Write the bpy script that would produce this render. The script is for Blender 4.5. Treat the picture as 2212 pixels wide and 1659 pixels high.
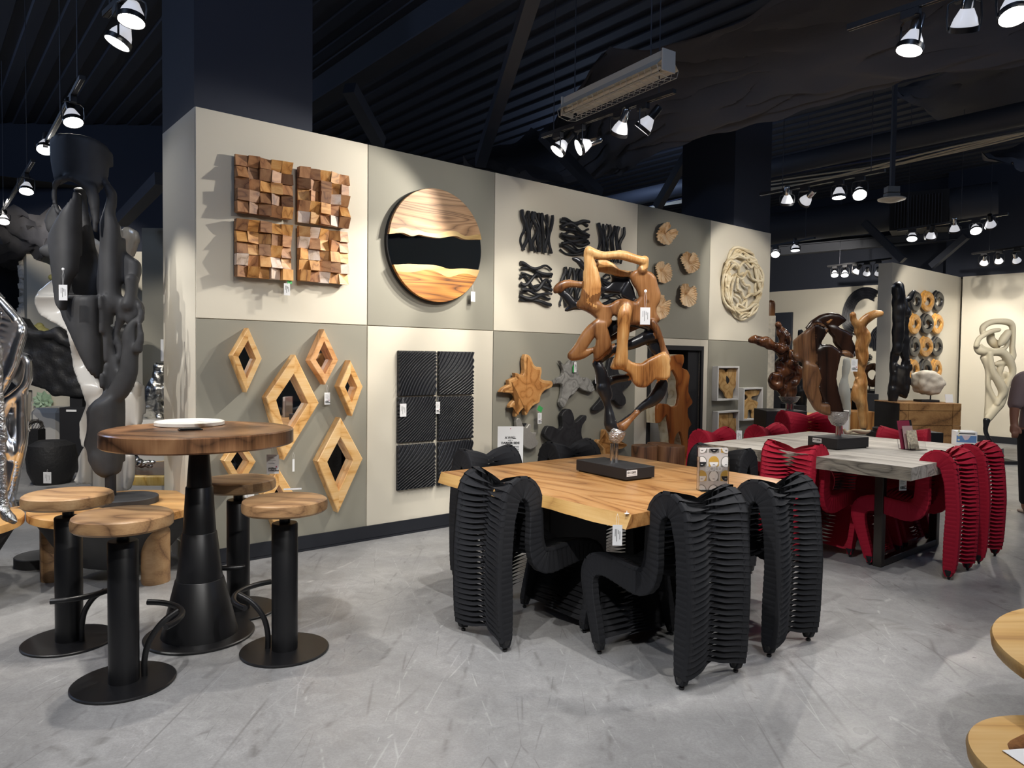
import bpy, bmesh, math, random
from mathutils import Vector, Matrix, Euler, noise
C = bpy.context; D = bpy.data; PI = math.pi
for o in list(D.objects): D.objects.remove(o)
SC = C.scene; COL = SC.collection
# ---------------- camera ----------------
F, PIT, ROL, H = 1564.5, -.0355, .0118, 1.45
cam = D.cameras.new('camera'); cam.sensor_width = 36; cam.lens = F/2212*36; cam.clip_end = 200; cam.clip_start = .05
co = D.objects.new('camera', cam); COL.objects.link(co); SC.camera = co
co.matrix_world = Matrix.Translation((0, 0, H)) @ Euler((PI/2+PIT, 0, 0)).to_matrix().to_4x4() @ Matrix.Rotation(ROL, 4, 'Z')
# ---------------- world, exposure ----------------
w = D.worlds.new('world'); SC.world = w; w.use_nodes = True
w.node_tree.nodes['Background'].inputs[0].default_value = (.5, .62, .85, 1)
w.node_tree.nodes['Background'].inputs[1].default_value = .06
SC.view_settings.view_transform = 'Standard'; SC.view_settings.look = 'None'
SC.view_settings.gamma = 1; SC.view_settings.use_curve_mapping = False
SC.view_settings.exposure = 0.6
# ---------------- geometry of the place ----------------
YAW = .6947; WC = Vector((-2.1176, 4.8502, 0)); WD = Vector((math.cos(YAW), math.sin(YAW), 0)); WN = Vector((-math.sin(YAW), math.cos(YAW), 0))
def ray(x, y):
    a, b = x-1106, y-829.5
    u = a*math.cos(ROL)+b*math.sin(ROL); v = -a*math.sin(ROL)+b*math.cos(ROL)
    a, c = u/F, -v/F
    return Vector((a, math.cos(PIT)-c*math.sin(PIT), math.sin(PIT)+c*math.cos(PIT)))
def G(x, y, z=0.):
    r = ray(x, y); t = (z-H)/r.z; return Vector((r.x*t, r.y*t, z))
def at(x, y, Y):
    r = ray(x, y); return r*(Y/r.y)+Vector((0, 0, H))
def WS(x, y, off=0.):                 # pixel -> (along wall, height) on the long wall
    r = ray(x, y); t = (WC.dot(WN)-off)/(r.x*WN.x+r.y*WN.y); p = r*t
    return ((p-WC).dot(WD), p.z+H)
def WP(s, z, off=0.):                 # long-wall coordinates -> world
    return WC+WD*s-WN*off+Vector((0, 0, z))
# ---------------- lamps of the showroom that hang outside the frame, and added fill lamps ----------------
def spot(p, t, watt, size=1.2, blend=.35, rad=.035, col=(1, .93, .83), name='spot_lamp'):
    l = D.lights.new(name, 'SPOT'); l.energy = watt; l.spot_size = size; l.spot_blend = blend; l.shadow_soft_size = rad; l.color = col
    o = D.objects.new(name, l); COL.objects.link(o); o.location = p
    o.rotation_euler = (Vector(t)-Vector(p)).to_track_quat('-Z', 'Y').to_euler(); return o
COOL = (1, .975, .94)
LAMPS = [
 # (position, target, watts, cone, colour, blend)
 ((.5, 3.0, 3.05), WP(.7, 2.0), 30, 1.0, 0, .6), ((-.6, 3.2, 3.05), WP(.5, 1.0), 30, 1.0, 0, .6), ((1.3, 3.7, 3.05), WP(2.0, 2.1), 32, .95, 0, .5), ((1.3, 3.5, 3.05), WP(2.1, .9), 44, 1.0, 0, .5),
 ((2.3, 4.9, 3.05), WP(3.6, 2.1), 55, .95, 0, .5), ((1.6, 4.3, 3.05), WP(3.1, 1.0), 40, 1.0, 0, .5), ((3.6, 6.2, 3.05), WP(5.1, 2.1), 42, .8, 0, .5), ((5.0, 7.9, 3.05), WP(6.5, 2.0), 30, .9, 0, .5), ((4.0, 6.5, 3.05), WP(5.9, .9), 26, 1.0, 0, .5),
 ((-.3, .7, 3.3), (-1.6, 3.3, .3), 115, 1.05, 1, .12), ((1.3, .3, 3.3), (.5, 2.0, 0), 125, 1.25, 1, .15), ((2.6, .9, 3.3), (2.0, 2.2, 0), 90, 1.1, 1, .12),
 ((-2.6, 1.6, 3.3), (-1.7, 3.2, 0), 85, 1.1, 1, .12), ((.2, 3.0, 3.3), (.6, 4.3, .7), 115, 1.0, 1, .2), ((2.4, 3.0, 3.3), (1.0, 4.1, .7), 40, 1.0, 1, .15),
 ((-.9, 1.6, 3.3), (-.1, 3.1, 0), 125, .95, 1, .12), ((3.2, 3.8, 3.3), (2.7, 5.6, .78), 60, .75, 1, .2), ((1.2, 6.6, 3.2), (2.2, 5.9, .78), 40, .9, 0, .2),
 ((-3.6, 3.4, 3.3), (-2.9, 4.7, .8), 90, 1.2, 1, .3), ((-4.6, 3.2, 3.3), (-3.4, 4.6, 1.3), 90, .9, 1, .3), ((-4.8, 5.6, 3.3), (-4.6, 8.0, .4), 90, 1.4, 0, .3), ((-6.0, 8.6, 3.3), (-7.0, 11.6, 1.7), 190, 1.3, 0, .4), ((-5.0, 6.4, 3.2), (-5.9, 8.7, .9), 110, 1.1, 0, .4), ((-3.0, 6.2, 3.3), (-3.9, 8.4, .8), 80, 1.2, 0, .3),
 ((5.0, 8.0, 3.3), (5.4, 9.2, .8), 60, 1.1, 0, .2), ((6.6, 10.2, 3.3), (7.6, 12.9, 1.9), 120, 1.1, 0, .4), ((8.2, 11.0, 3.3), (9.1, 12.8, 1.8), 70, 1.2, 0, .4), ((5.2, 12.4, 3.3), (6.6, 16.4, 2.0), 220, 1.3, 0, .4), ((3.9, 8.4, 3.3), (4.6, 8.6, 1.2), 40, 1.0, 0, .2),
 ((7.4, 8.6, 3.3), (6.4, 10.6, 0), 70, 1.3, 1, .2), ((5.8, 5.0, 3.3), (5.2, 6.9, .6), 60, 1.0, 1, .2),
]
for p, t, wt, sz, c, bl in LAMPS: spot(p, t, wt, sz, bl, .022, COOL if c else (1, .93, .83))
# unseen bluish fill lamps, added to keep the dark ceiling from going black
for p, wt in (((1.3, 1.8, 4.5), 34), ((-3.2, 1.2, 4.5), 60), ((6.5, 3.0, 4.5), 34), ((9.5, 7.5, 4.5), 36), ((-8.0, 6.5, 4.5), 70), ((1.5, 11.5, 4.4), 30)):
    l = D.lights.new('ceiling_fill', 'POINT'); l.energy = wt; l.shadow_soft_size = .35; l.color = (.5, .66, 1); o = D.objects.new('ceiling_fill', l); COL.objects.link(o); o.location = p
# ---------------- object helpers ----------------
def link(o, parent=None):
    COL.objects.link(o)
    if parent: o.parent = parent
    return o
def tag(o, label, cat, group=None, kind=None):
    if label: o['label'] = label
    if cat: o['category'] = cat
    if group: o['group'] = group
    if kind: o['kind'] = kind
    return o
def thing(name, label, cat, loc=(0, 0, 0), rz=0, group=None):
    o = D.objects.new(name, None); o.empty_display_size = .1; COL.objects.link(o); o.location = loc; o.rotation_euler = (0, 0, rz)
    return tag(o, label, cat, group)
def dup(root, loc, rz=None, label=None, group=None, sc=None):
    r = root.copy(); COL.objects.link(r); r.location = loc
    if rz is not None: r.rotation_euler = (0, 0, rz)
    if label: r['label'] = label
    if group: r['group'] = group
    if sc: r.scale = (sc, sc, sc)
    for ch in list(root.children):
        c = ch.copy(); COL.objects.link(c); c.parent = r; c.matrix_parent_inverse = ch.matrix_parent_inverse.copy()
        for g in ch.children:
            d = g.copy(); COL.objects.link(d); d.parent = c
    return r
class MB:
    def __init__(s): s.v = []; s.f = []; s.sm = []; s.mi = []; s.m = 0
    def add(s, vs, fs, smooth=False, T=None):
        b = len(s.v)
        for v in vs: v = Vector(v); s.v.append(T @ v if T else v)
        for f in fs: s.f.append([b+i for i in f]); s.sm.append(smooth); s.mi.append(s.m)
        return s
    def box(s, x0, x1, y0, y1, z0, z1, T=None):
        return s.add([(x, y, z) for x in (x0, x1) for y in (y0, y1) for z in (z0, z1)],
                     [(0, 1, 3, 2), (4, 6, 7, 5), (0, 4, 5, 1), (2, 3, 7, 6), (0, 2, 6, 4), (1, 5, 7, 3)], T=T)
    def rbox(s, x0, x1, y0, y1, z0, z1, b=.004, T=None):      # box with small bevels
        bm = bmesh.new(); bmesh.ops.create_cube(bm, size=1)
        for v in bm.verts: v.co = Vector(((x0+x1)/2+v.co.x*(x1-x0), (y0+y1)/2+v.co.y*(y1-y0), (z0+z1)/2+v.co.z*(z1-z0)))
        bmesh.ops.bevel(bm, geom=bm.edges[:], offset=b, segments=1, affect='EDGES')
        return s.bm(bm, T)
    def bm(s, bm, T=None, smooth=False):
        bm.verts.index_update(); s.add([v.co.copy() for v in bm.verts], [[v.index for v in f.verts] for f in bm.faces], smooth, T); bm.free(); return s
    def lathe(s, prof, n=24, T=None, smooth=True, cap=True, squash=None):
        vs = []; fs = []
        for r, z in prof:
            for i in range(n):
                a = 2*PI*i/n; k = squash(a) if squash else 1
                vs.append((r*k*math.cos(a), r*k*math.sin(a), z))
        for j in range(len(prof)-1):
            for i in range(n):
                fs.append((j*n+i, j*n+(i+1) % n, (j+1)*n+(i+1) % n, (j+1)*n+i))
        s.add(vs, fs, smooth, T)
        if cap:
            s.add(vs[:n], [list(range(n))[::-1]], False, T); s.add(vs[-n:], [list(range(n))], False, T)
        return s
    def tube(s, pts, rad, n=8, cap=True, flat=None, T=None, smooth=True, closed=False):
        # rad: number or list ; flat: (ratio, up vector) elliptical section
        pts = [Vector(p) for p in pts]; m = len(pts)
        if not isinstance(rad, (list, tuple)): rad = [rad]*m
        vs = []; fs = []; pu = None
        for i, p in enumerate(pts):
            a = pts[(i-1) % m] if closed else pts[max(i-1, 0)]; b = pts[(i+1) % m] if closed else pts[min(i+1, m-1)]
            t = (b-a).normalized() if (b-a).length > 1e-9 else Vector((0, 0, 1))
            if flat: u = flat[1]-t*t.dot(flat[1])
            elif pu is None: u = t.orthogonal()
            else: u = pu-t*t.dot(pu)
            if u.length < 1e-6: u = t.orthogonal()
            u.normalize(); pu = u; w_ = t.cross(u)
            k = flat[0] if flat else 1
            for j in range(n):
                g = 2*PI*j/n; vs.append(p+u*math.cos(g)*rad[i]*k+w_*math.sin(g)*rad[i])
        for i in range(m if closed else m-1):
            for j in range(n):
                i2 = (i+1) % m
                fs.append((i*n+j, i*n+(j+1) % n, i2*n+(j+1) % n, i2*n+j))
        if cap and not closed: fs += [list(range(n))[::-1], [(m-1)*n+j for j in range(n)]]
        return s.add(vs, fs, smooth, T)
    def prism(s, ol, y0, y1, b=0, T=None, puff=0):
        # outline in x,z extruded along y (y0 = front)
        n = len(ol); area = sum(ol[i][0]*ol[(i+1) % n][1]-ol[(i+1) % n][0]*ol[i][1] for i in range(n))
        if area < 0: ol = ol[::-1]
        if b:
            ins = inset(ol, b); y_ = y0+b*(1 if y1 > y0 else -1)
            vs = [(x, y0, z) for x, z in ins]+[(x, y_, z) for x, z in ol]+[(x, y1, z) for x, z in ol]
            fs = [list(range(n))]+[(i, n+i, n+(i+1) % n, (i+1) % n) for i in range(n)]+[(n+i, 2*n+i, 2*n+(i+1) % n, n+(i+1) % n) for i in range(n)]+[[3*n-1-i for i in range(n)]]
        else:
            vs = [(x, y0, z) for x, z in ol]+[(x, y1, z) for x, z in ol]
            fs = [list(range(n))]+[(i, n+i, n+(i+1) % n, (i+1) % n) for i in range(n)]+[[2*n-1-i for i in range(n)]]
        return s.add(vs, fs, False, T)
    def mesh(s, name):
        me = D.meshes.new(name); me.from_pydata([tuple(v) for v in s.v], [], s.f); me.polygons.foreach_set('use_smooth', s.sm); me.polygons.foreach_set('material_index', s.mi)
        me.update(); return me
    def obj(s, name, mat, parent=None, loc=None, rz=None, fix=True):
        me = s.mesh(name)
        if any(s.sm): me.set_sharp_from_angle(angle=.65)
        if fix:
            b = bmesh.new(); b.from_mesh(me); bmesh.ops.recalc_face_normals(b, faces=b.faces); b.to_mesh(me); b.free()
        for m_ in (mat if isinstance(mat, (list, tuple)) else [mat]): me.materials.append(m_)
        o = link(D.objects.new(name, me), parent)
        if loc is not None: o.location = loc
        if rz is not None: o.rotation_euler = (0, 0, rz)
        return o
def inset(ol, b):
    n = len(ol); r = []
    for i in range(n):
        p = Vector(ol[i]); a = Vector(ol[i-1]); c = Vector(ol[(i+1) % n])
        e1 = (p-a).normalized(); e2 = (c-p).normalized(); m1 = Vector((-e1.y, e1.x)); m2 = Vector((-e2.y, e2.x)); mm = m1+m2
        if mm.length < .3: mm = m1
        mm.normalize(); k = b/max(mm.dot(m1), .5); q = p+mm*k; r.append((q.x, q.y))
    return r
def smooth_loop(pts, k=3):
    # closed Catmull-Rom
    n = len(pts); out = []
    for i in range(n):
        p0, p1, p2, p3 = [Vector(pts[(i+j-1) % n]) for j in range(4)]
        for t in range(k):
            t = t/k; out.append(tuple(.5*((2*p1)+(p2-p0)*t+(2*p0-5*p1+4*p2-p3)*t*t+(3*p1-p0-3*p2+p3)*t**3)))
    return out
def smooth_line(pts, k=4):
    n = len(pts); out = []
    for i in range(n-1):
        p0, p1, p2, p3 = [Vector(pts[min(max(i+j-1, 0), n-1)]) for j in range(4)]
        for t in range(k):
            t = t/k; out.append(.5*((2*p1)+(p2-p0)*t+(2*p0-5*p1+4*p2-p3)*t*t+(3*p1-p0-3*p2+p3)*t**3))
    out.append(Vector(pts[-1])); return out
def dense(pts, step, k=4, closed=False):
    # resample a smoothed line of vectors at even steps
    q = smooth_line(pts, 8); L = [0]
    for a, b in zip(q, q[1:]): L.append(L[-1]+(b.to_3d()-a.to_3d()).length if len(a) <= 3 else L[-1]+(Vector(b[:3])-Vector(a[:3])).length)
    m = max(2, round(L[-1]/step)); out = []; j = 0
    for i in range(m+1):
        t = L[-1]*i/m
        while j < len(L)-2 and L[j+1] < t: j += 1
        u = (t-L[j])/max(L[j+1]-L[j], 1e-9); out.append(q[j].lerp(q[j+1], min(u, 1)))
    return out
# ---------------- organic bodies: strokes fused by a voxel remesh ----------------
def organic(name, mb, mat, voxel=.012, smooth=6, parent=None, lump=0, lscale=6, dec=None, grow=.55):
    me = mb.mesh(name+'_raw'); o = D.objects.new(name+'_raw', me); COL.objects.link(o)
    r = o.modifiers.new('r', 'REMESH'); r.mode = 'VOXEL'; r.voxel_size = voxel
    if smooth: s_ = o.modifiers.new('s', 'SMOOTH'); s_.factor = .5; s_.iterations = smooth
    if dec: q = o.modifiers.new('d', 'DECIMATE'); q.ratio = dec
    C.view_layer.update()
    m2 = D.meshes.new_from_object(o.evaluated_get(C.evaluated_depsgraph_get())); D.objects.remove(o); D.meshes.remove(me); m2.name = name
    g_ = voxel*grow
    for v, nv in zip(m2.vertices, [n.vector.copy() for n in m2.vertex_normals]): v.co += nv*(g_+(noise.noise(v.co*lscale)*lump if lump else 0))
    m2.polygons.foreach_set('use_smooth', [True]*len(m2.polygons)); m2.materials.clear()
    for m_ in (mat if isinstance(mat, (list, tuple)) else [mat]): m2.materials.append(m_)
    return link(D.objects.new(name, m2), parent)
def stroke(mb, pts, Y, n=10, k=5, flat=None):
    # pts: (px, py, depth offset, radius px); rounded ends
    q = [Vector((*at(p[0], p[1], Y+p[2]), p[3]*(Y+p[2])/F)) for p in pts]
    q = smooth_line(q, k); P = [v.xyz for v in q]; R = [max(v.w, .003) for v in q]
    d0 = (P[0]-P[1]).normalized(); d1 = (P[-1]-P[-2]).normalized()
    P = [P[0]+d0*R[0]*.8, P[0]+d0*R[0]*.5]+P+[P[-1]+d1*R[-1]*.5, P[-1]+d1*R[-1]*.8]; R = [R[0]*.3, R[0]*.8]+R+[R[-1]*.8, R[-1]*.3]
    return mb.tube(P, R, n, flat=flat)
# ---------------- materials ----------------
def NT(name):
    m = D.materials.new(name); m.use_nodes = True; t = m.node_tree; return m, t, t.nodes['Principled BSDF'], t.nodes, t.links
def rgba(c): return (*c, 1) if len(c) == 3 else c
def hx(s): # sRGB hex -> linear
    v = [int(s[i:i+2], 16)/255 for i in (0, 2, 4)]; return tuple(c/12.92 if c < .04045 else ((c+.055)/1.055)**2.4 for c in v)
def mat(name, col, rough=.5, metal=0, emit=0, bump=0, bscale=60, var=0, vscale=4, trans=0, spec=None, alpha=None, coat=0):
    m, t, p, N, L = NT(name); col = hx(col) if isinstance(col, str) else col
    p.inputs['Base Color'].default_value = rgba(col); p.inputs['Roughness'].default_value = rough; p.inputs['Metallic'].default_value = metal
    if spec is not None: p.inputs['Specular IOR Level'].default_value = spec
    if emit: p.inputs['Emission Color'].default_value = rgba(col); p.inputs['Emission Strength'].default_value = emit
    if trans: p.inputs['Transmission Weight'].default_value = trans
    if coat: p.inputs['Coat Weight'].default_value = coat; p.inputs['Coat Roughness'].default_value = .1
    tc = N.new('ShaderNodeTexCoord')
    if bump:
        n = N.new('ShaderNodeTexNoise'); n.inputs['Scale'].default_value = bscale; n.inputs['Detail'].default_value = 4; b = N.new('ShaderNodeBump'); b.inputs['Strength'].default_value = bump; b.inputs['Distance'].default_value = .01
        L.new(tc.outputs['Object'], n.inputs['Vector']); L.new(n.outputs['Fac'], b.inputs['Height']); L.new(b.outputs[0], p.inputs['Normal'])
    if var:
        n = N.new('ShaderNodeTexNoise'); n.inputs['Scale'].default_value = vscale; n.inputs['Detail'].default_value = 5; r = N.new('ShaderNodeValToRGB')
        r.color_ramp.elements[0].position = .35; r.color_ramp.elements[1].position = .65
        r.color_ramp.elements[0].color = rgba(tuple(c*(1-var) for c in col)); r.color_ramp.elements[1].color = rgba(tuple(min(c*(1+var), 1) for c in col))
        L.new(tc.outputs['Object'], n.inputs['Vector']); L.new(n.outputs['Fac'], r.inputs[0]); L.new(r.outputs[0], p.inputs['Base Color'])
    return m
def wood(name, cols, scale=3, axis='X', dist=3, rough=.45, kind='BANDS', rnd=0, stretch=.15, bump=.05, nz=1.2, fine=.25, K=9, line=.5, off=(0, 0, 0)):
    # growth rings as contour lines of a stretched noise, plus fine fibre
    m, t, p, N, L = NT(name); tc = N.new('ShaderNodeTexCoord'); mp = N.new('ShaderNodeMapping'); p.inputs['Roughness'].default_value = rough
    mp.inputs['Scale'].default_value = {'X': (stretch, 1, 1), 'Y': (1, stretch, 1), 'Z': (1, 1, stretch)}.get(axis, (1, 1, 1)); mp.inputs['Location'].default_value = off
    L.new(tc.outputs['Object'], mp.inputs[0]); src = mp.outputs[0]; oi = None
    def math_(op, a, b=None):
        q = N.new('ShaderNodeMath'); q.operation = op
        for i, v in enumerate((a, b)):
            if v is None: continue
            if hasattr(v, 'links'): L.new(v, q.inputs[i])
            else: q.inputs[i].default_value = v
        return q.outputs[0]
    if rnd:
        oi = N.new('ShaderNodeObjectInfo'); ml = math_('MULTIPLY', oi.outputs['Random'], 53.)
        cb = N.new('ShaderNodeCombineXYZ'); L.new(ml, cb.inputs[0]); L.new(ml, cb.inputs[2]); ad = N.new('ShaderNodeVectorMath'); L.new(src, ad.inputs[0]); L.new(cb.outputs[0], ad.inputs[1]); src = ad.outputs[0]
    def nz_(s, d, di=0):
        n = N.new('ShaderNodeTexNoise'); n.inputs['Scale'].default_value = s; n.inputs['Detail'].default_value = d; n.inputs['Distortion'].default_value = di; L.new(src, n.inputs['Vector']); return n.outputs['Fac']
    if kind == 'RINGS':
        sp = N.new('ShaderNodeVectorMath'); sp.operation = 'LENGTH'; L.new(src, sp.inputs[0]); v = math_('ADD', math_('MULTIPLY', sp.outputs['Value'], .9), math_('MULTIPLY', nz_(scale*.8, 2, .3), .35))
    else: v = nz_(scale*.6, 1.5, dist*.12)
    pp = math_('PINGPONG', math_('MULTIPLY', v, K*2), 1.0)
    broad = nz_(scale*.5, 2, .5)
    fm = N.new('ShaderNodeMapping'); fm.inputs['Scale'].default_value = {'X': (.12, 1, 1), 'Y': (1, .12, 1), 'Z': (1, 1, .12)}.get(axis, (1, 1, 1)); L.new(src, fm.inputs[0]); fn = N.new('ShaderNodeTexNoise'); fn.inputs['Scale'].default_value = scale*16; fn.inputs['Detail'].default_value = 7; fn.inputs['Roughness'].default_value = .65; L.new(fm.outputs[0], fn.inputs['Vector']); fib = fn.outputs['Fac']
    f = math_('ADD', math_('MULTIPLY', math_('POWER', pp, line), .42), math_('ADD', math_('MULTIPLY', broad, .55), math_('MULTIPLY', math_('SUBTRACT', fib, .25), fine*2.2)))
    r = N.new('ShaderNodeValToRGB'); e = r.color_ramp.elements; cs = [hx(c) if isinstance(c, str) else c for c in cols]
    e[0].position = .34; e[0].color = rgba(cs[0]); e[1].position = .98; e[1].color = rgba(cs[-1])
    for i, c in enumerate(cs[1:-1]): q = e.new(.34+.64*(i+1)/(len(cs)-1)*.9); q.color = rgba(c)
    L.new(f, r.inputs[0]); out = r.outputs[0]
    if rnd:
        hs = N.new('ShaderNodeHueSaturation'); mr = N.new('ShaderNodeMapRange'); mr.inputs['To Min'].default_value = 1-rnd; mr.inputs['To Max'].default_value = 1+rnd; L.new(oi.outputs['Random'], mr.inputs[0]); L.new(mr.outputs[0], hs.inputs['Value']); L.new(out, hs.inputs['Color']); out = hs.outputs[0]
    L.new(out, p.inputs['Base Color'])
    b = N.new('ShaderNodeBump'); b.inputs['Strength'].default_value = bump; b.inputs['Distance'].default_value = .01; L.new(f, b.inputs['Height']); L.new(b.outputs[0], p.inputs['Normal'])
    return m
M = {}
M['cream'] = mat('cream_paint', 'D2CBBA', .75, bump=.02, bscale=120); M['greige'] = mat('greige_paint', '8E8B7E', .7, bump=.02, bscale=120)
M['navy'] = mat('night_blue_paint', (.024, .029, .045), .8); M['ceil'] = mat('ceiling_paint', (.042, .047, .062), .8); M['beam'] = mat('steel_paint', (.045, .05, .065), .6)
M['drape'] = mat('black_cloth', (.10, .098, .108), .9, bump=.3, bscale=25)
M['black'] = mat('black_metal', (.007, .007, .008), .38, spec=.5); M['blackm'] = mat('black_matte', (.012, .012, .014), .6); M['basebd'] = mat('black_baseboard', (.012, .014, .02), .45)
M['white'] = mat('white_gloss', 'DAD6CE', .25, coat=.3); M['paper'] = mat('paper', 'E8E8E8', .7); M['chrome'] = mat('chrome', (.75, .75, .76), .12, 1, bump=.08, bscale=18); M['steel'] = mat('polished_steel', (.7, .7, .7), .15, 1)
M['mirror'] = mat('mirror_glass', (.85, .87, .88), .02, 1); M['bfab'] = mat('black_webbing', (.0135, .0142, .017), .8, bump=.1, bscale=300, spec=.3); M['rfab'] = mat('red_webbing', 'A5142F', .75, bump=.1, bscale=300, spec=.3)
M['ink'] = mat('print_ink', (.05, .05, .05), .7); M['green'] = mat('green_card', '3FA056', .6); M['pink'] = mat('rose_red_ink', 'B02050', .6); M['acryl'] = mat('clear_acrylic', (1, 1, 1), .03, trans=1)
M['bulb'] = mat('bulb_face', (1, .97, .92), .3, emit=40); M['bulbback'] = mat('bulb_glass', (.85, .85, .88), .25, emit=.35); M['darkstone'] = mat('charred_wood', (.012, .012, .013), .55, bump=.5, bscale=30)
def floor_mat():
    m, t, p, N, L = NT('polished_concrete'); tc = N.new('ShaderNodeTexCoord')
    def nz(s, d, rg=.5, dist=0):
        n = N.new('ShaderNodeTexNoise'); n.inputs['Scale'].default_value = s; n.inputs['Detail'].default_value = d; n.inputs['Roughness'].default_value = rg; n.inputs['Distortion'].default_value = dist; L.new(tc.outputs['Object'], n.inputs['Vector']); return n.outputs['Fac']
    def mix(f, a, b, mode='MIX'):
        x = N.new('ShaderNodeMix'); x.data_type = 'RGBA'; x.blend_type = mode
        for i, v in ((0, f), (6, a), (7, b)):
            if hasattr(v, 'links'): L.new(v, x.inputs[i])
            else: x.inputs[i].default_value = v if i == 0 else rgba(v)
        return x.outputs[2]
    def ramp(v, a, b, c0=0, c1=1):
        r = N.new('ShaderNodeMapRange'); r.inputs[1].default_value = a; r.inputs[2].default_value = b; r.inputs[3].default_value = c0; r.inputs[4].default_value = c1; L.new(v, r.inputs[0]); return r.outputs[0]
    base = mix(ramp(nz(.9, 6, .6, .6), .3, .7), (.27, .27, .272), (.39, .388, .385)); base = mix(ramp(nz(9, 8, .7, 1.2), .35, .7, 0, .7), base, (.20, .198, .197)); base = mix(ramp(nz(90, 3, .8), .4, .75, 0, .5), base, (.16, .155, .155))
    sc = None
    for k, (s, ang, thr, col) in enumerate(((2.3, .5, .012, (.07, .065, .06)), (3.1, 1.9, .006, (.47, .47, .47)), (5.3, 2.7, .008, (.09, .085, .08)), (1.7, -.35, .016, (.1, .095, .09)), (2.1, 1.1, .004, (.5, .5, .49)))):
        mp = N.new('ShaderNodeMapping'); mp.inputs['Rotation'].default_value = (0, 0, ang); mp.inputs['Scale'].default_value = (s, s*.16, 1); mp.inputs['Location'].default_value = (k*3.7, k*1.3, 0); L.new(tc.outputs['Object'], mp.inputs[0])
        nn = N.new('ShaderNodeTexNoise'); nn.inputs['Scale'].default_value = .8; nn.inputs['Detail'].default_value = 1; L.new(mp.outputs[0], nn.inputs['Vector'])
        va = N.new('ShaderNodeVectorMath'); va.operation = 'MULTIPLY_ADD'; va.inputs[1].default_value = (.45, .45, 0); L.new(nn.outputs['Color'], va.inputs[0]); L.new(mp.outputs[0], va.inputs[2])
        vo = N.new('ShaderNodeTexVoronoi'); vo.feature = 'DISTANCE_TO_EDGE'; L.new(va.outputs[0], vo.inputs['Vector']); vo.inputs['Scale'].default_value = 1.0
        lin = ramp(vo.outputs['Distance'], 0, thr*1.3, 1, 0); g = N.new('ShaderNodeMath'); g.operation = 'MULTIPLY'; L.new(lin, g.inputs[0]); L.new(ramp(nz(1.3+k*.7, 2, .5, k), .5, .62, 0, .5), g.inputs[1]); base = mix(g.outputs[0], base, col)
    L.new(base, p.inputs['Base Color']); L.new(ramp(nz(3, 5), .3, .7, .27, .48), p.inputs['Roughness']); p.inputs['Specular IOR Level'].default_value = .45
    b = N.new('ShaderNodeBump'); b.inputs['Strength'].default_value = .05; b.inputs['Distance'].default_value = .01; L.new(nz(60, 6, .7), b.inputs['Height']); L.new(b.outputs[0], p.inputs['Normal']); return m
M['floor'] = floor_mat()
# ---------------- the room ----------------
def struct(name, o): o['kind'] = 'structure'; o.name = name; return o
struct('floor', MB().box(-13, 16, -7, 24, -.2, 0).obj('floor', M['floor']))
TW = Matrix.Translation(WC) @ Matrix.Rotation(YAW, 4, 'Z')      # long-wall frame: x along, y into wall, z up
def onwall(s, z, off=0): return WP(s, z, off)
WH = 3.091; WM = 1.693; WL = 7.06; TH = .80; DS0, DS1, DZ = 4.70, 5.60, 1.565
wf = struct('wall_front', MB().box(0, DS0, .012, TH, 0, WH).box(DS1, WL, .012, TH, 0, WH).box(DS0, DS1, .012, TH, DZ, WH).box(DS0, DS1, .34, TH, 0, DZ).obj('wall_front', M['cream'], loc=WC, rz=YAW))
cuts = [0, 1.278, 2.533, 4.46, 5.755, WL]; g = .003
for i in range(5):
    for j in range(2):
        a, b = cuts[i]+g, cuts[i+1]-g; z0, z1 = (0, WM-g) if j == 0 else (WM+g, WH)
        m_ = M['cream'] if (i+j) % 2 else M['greige']
        mb = MB()
        if i == 3 and j == 0: mb.rbox(a, DS0, 0, .012, z0, z1, .002).rbox(DS1, b, 0, .012, z0, z1, .002).rbox(DS0, DS1, 0, .012, DZ, z1, .002)
        else: mb.rbox(a, b, 0, .012, z0, z1, .002)
        mb.obj('wall_panel', m_, wf)
struct('baseboard_front', MB().box(0, DS0-.08, -.012, 0, .018, .115).box(DS1+.08, WL, -.012, 0, .018, .115).box(0, DS0-.08, -.016, 0, 0, .016).box(DS1+.08, WL, -.016, 0, 0, .016).obj('b', M['basebd'], loc=WC, rz=YAW))
struct('baseboard_left', MB().box(-.012, 0, 0, TH, 0, .12).obj('b', M['cream'], loc=WC, rz=YAW))
d1 = struct('door_1', MB().box(DS0-.045, DS0, -.02, .3, 0, DZ+.05).box(DS1, DS1+.045, -.02, .3, 0, DZ+.05).box(DS0, DS1, -.02, .3, DZ, DZ+.05).obj('door_1', M['blackm'], loc=WC, rz=YAW))
MB().box(DS0, DS1, .3, .33, 0, DZ).obj('niche_back', mat('pale_grey', '9C9A94', .7), d1)
MB().box(DS1-.2, DS1, .02, .3, 0, DZ).obj('inner_jamb', M['blackm'], d1)
MB().box(DS0+.3, DS1-.2, .2, .3, 1.40, 1.43).box(DS0+.3, DS1-.2, .2, .3, 1.32, 1.34).obj('niche_rail', mat('taupe', '6B6862', .7), d1)
struct('trim_1', MB().box(.001, .83, .02, TH, WH, 5.3).obj('t', M['navy'], loc=WC, rz=YAW))
struct('trim_2', MB().box(6.25, WL, .02, TH, WH, 5.3).obj('t', M['navy'], loc=WC, rz=YAW))
def wallrun(name, p, dirv, L_, th, z0, z1, m_, **k):
    a = math.atan2(dirv.y, dirv.x); return struct(name, MB().box(0, L_, 0, th, z0, z1).obj(name, m_, loc=(p[0], p[1], 0), rz=a))
PR = Vector((6.203, 11.918, 0))
wallrun('wall_right', PR, WD, 3.02, .22, 0, WH, M['cream'])                # partition with its end towards the room
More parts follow.
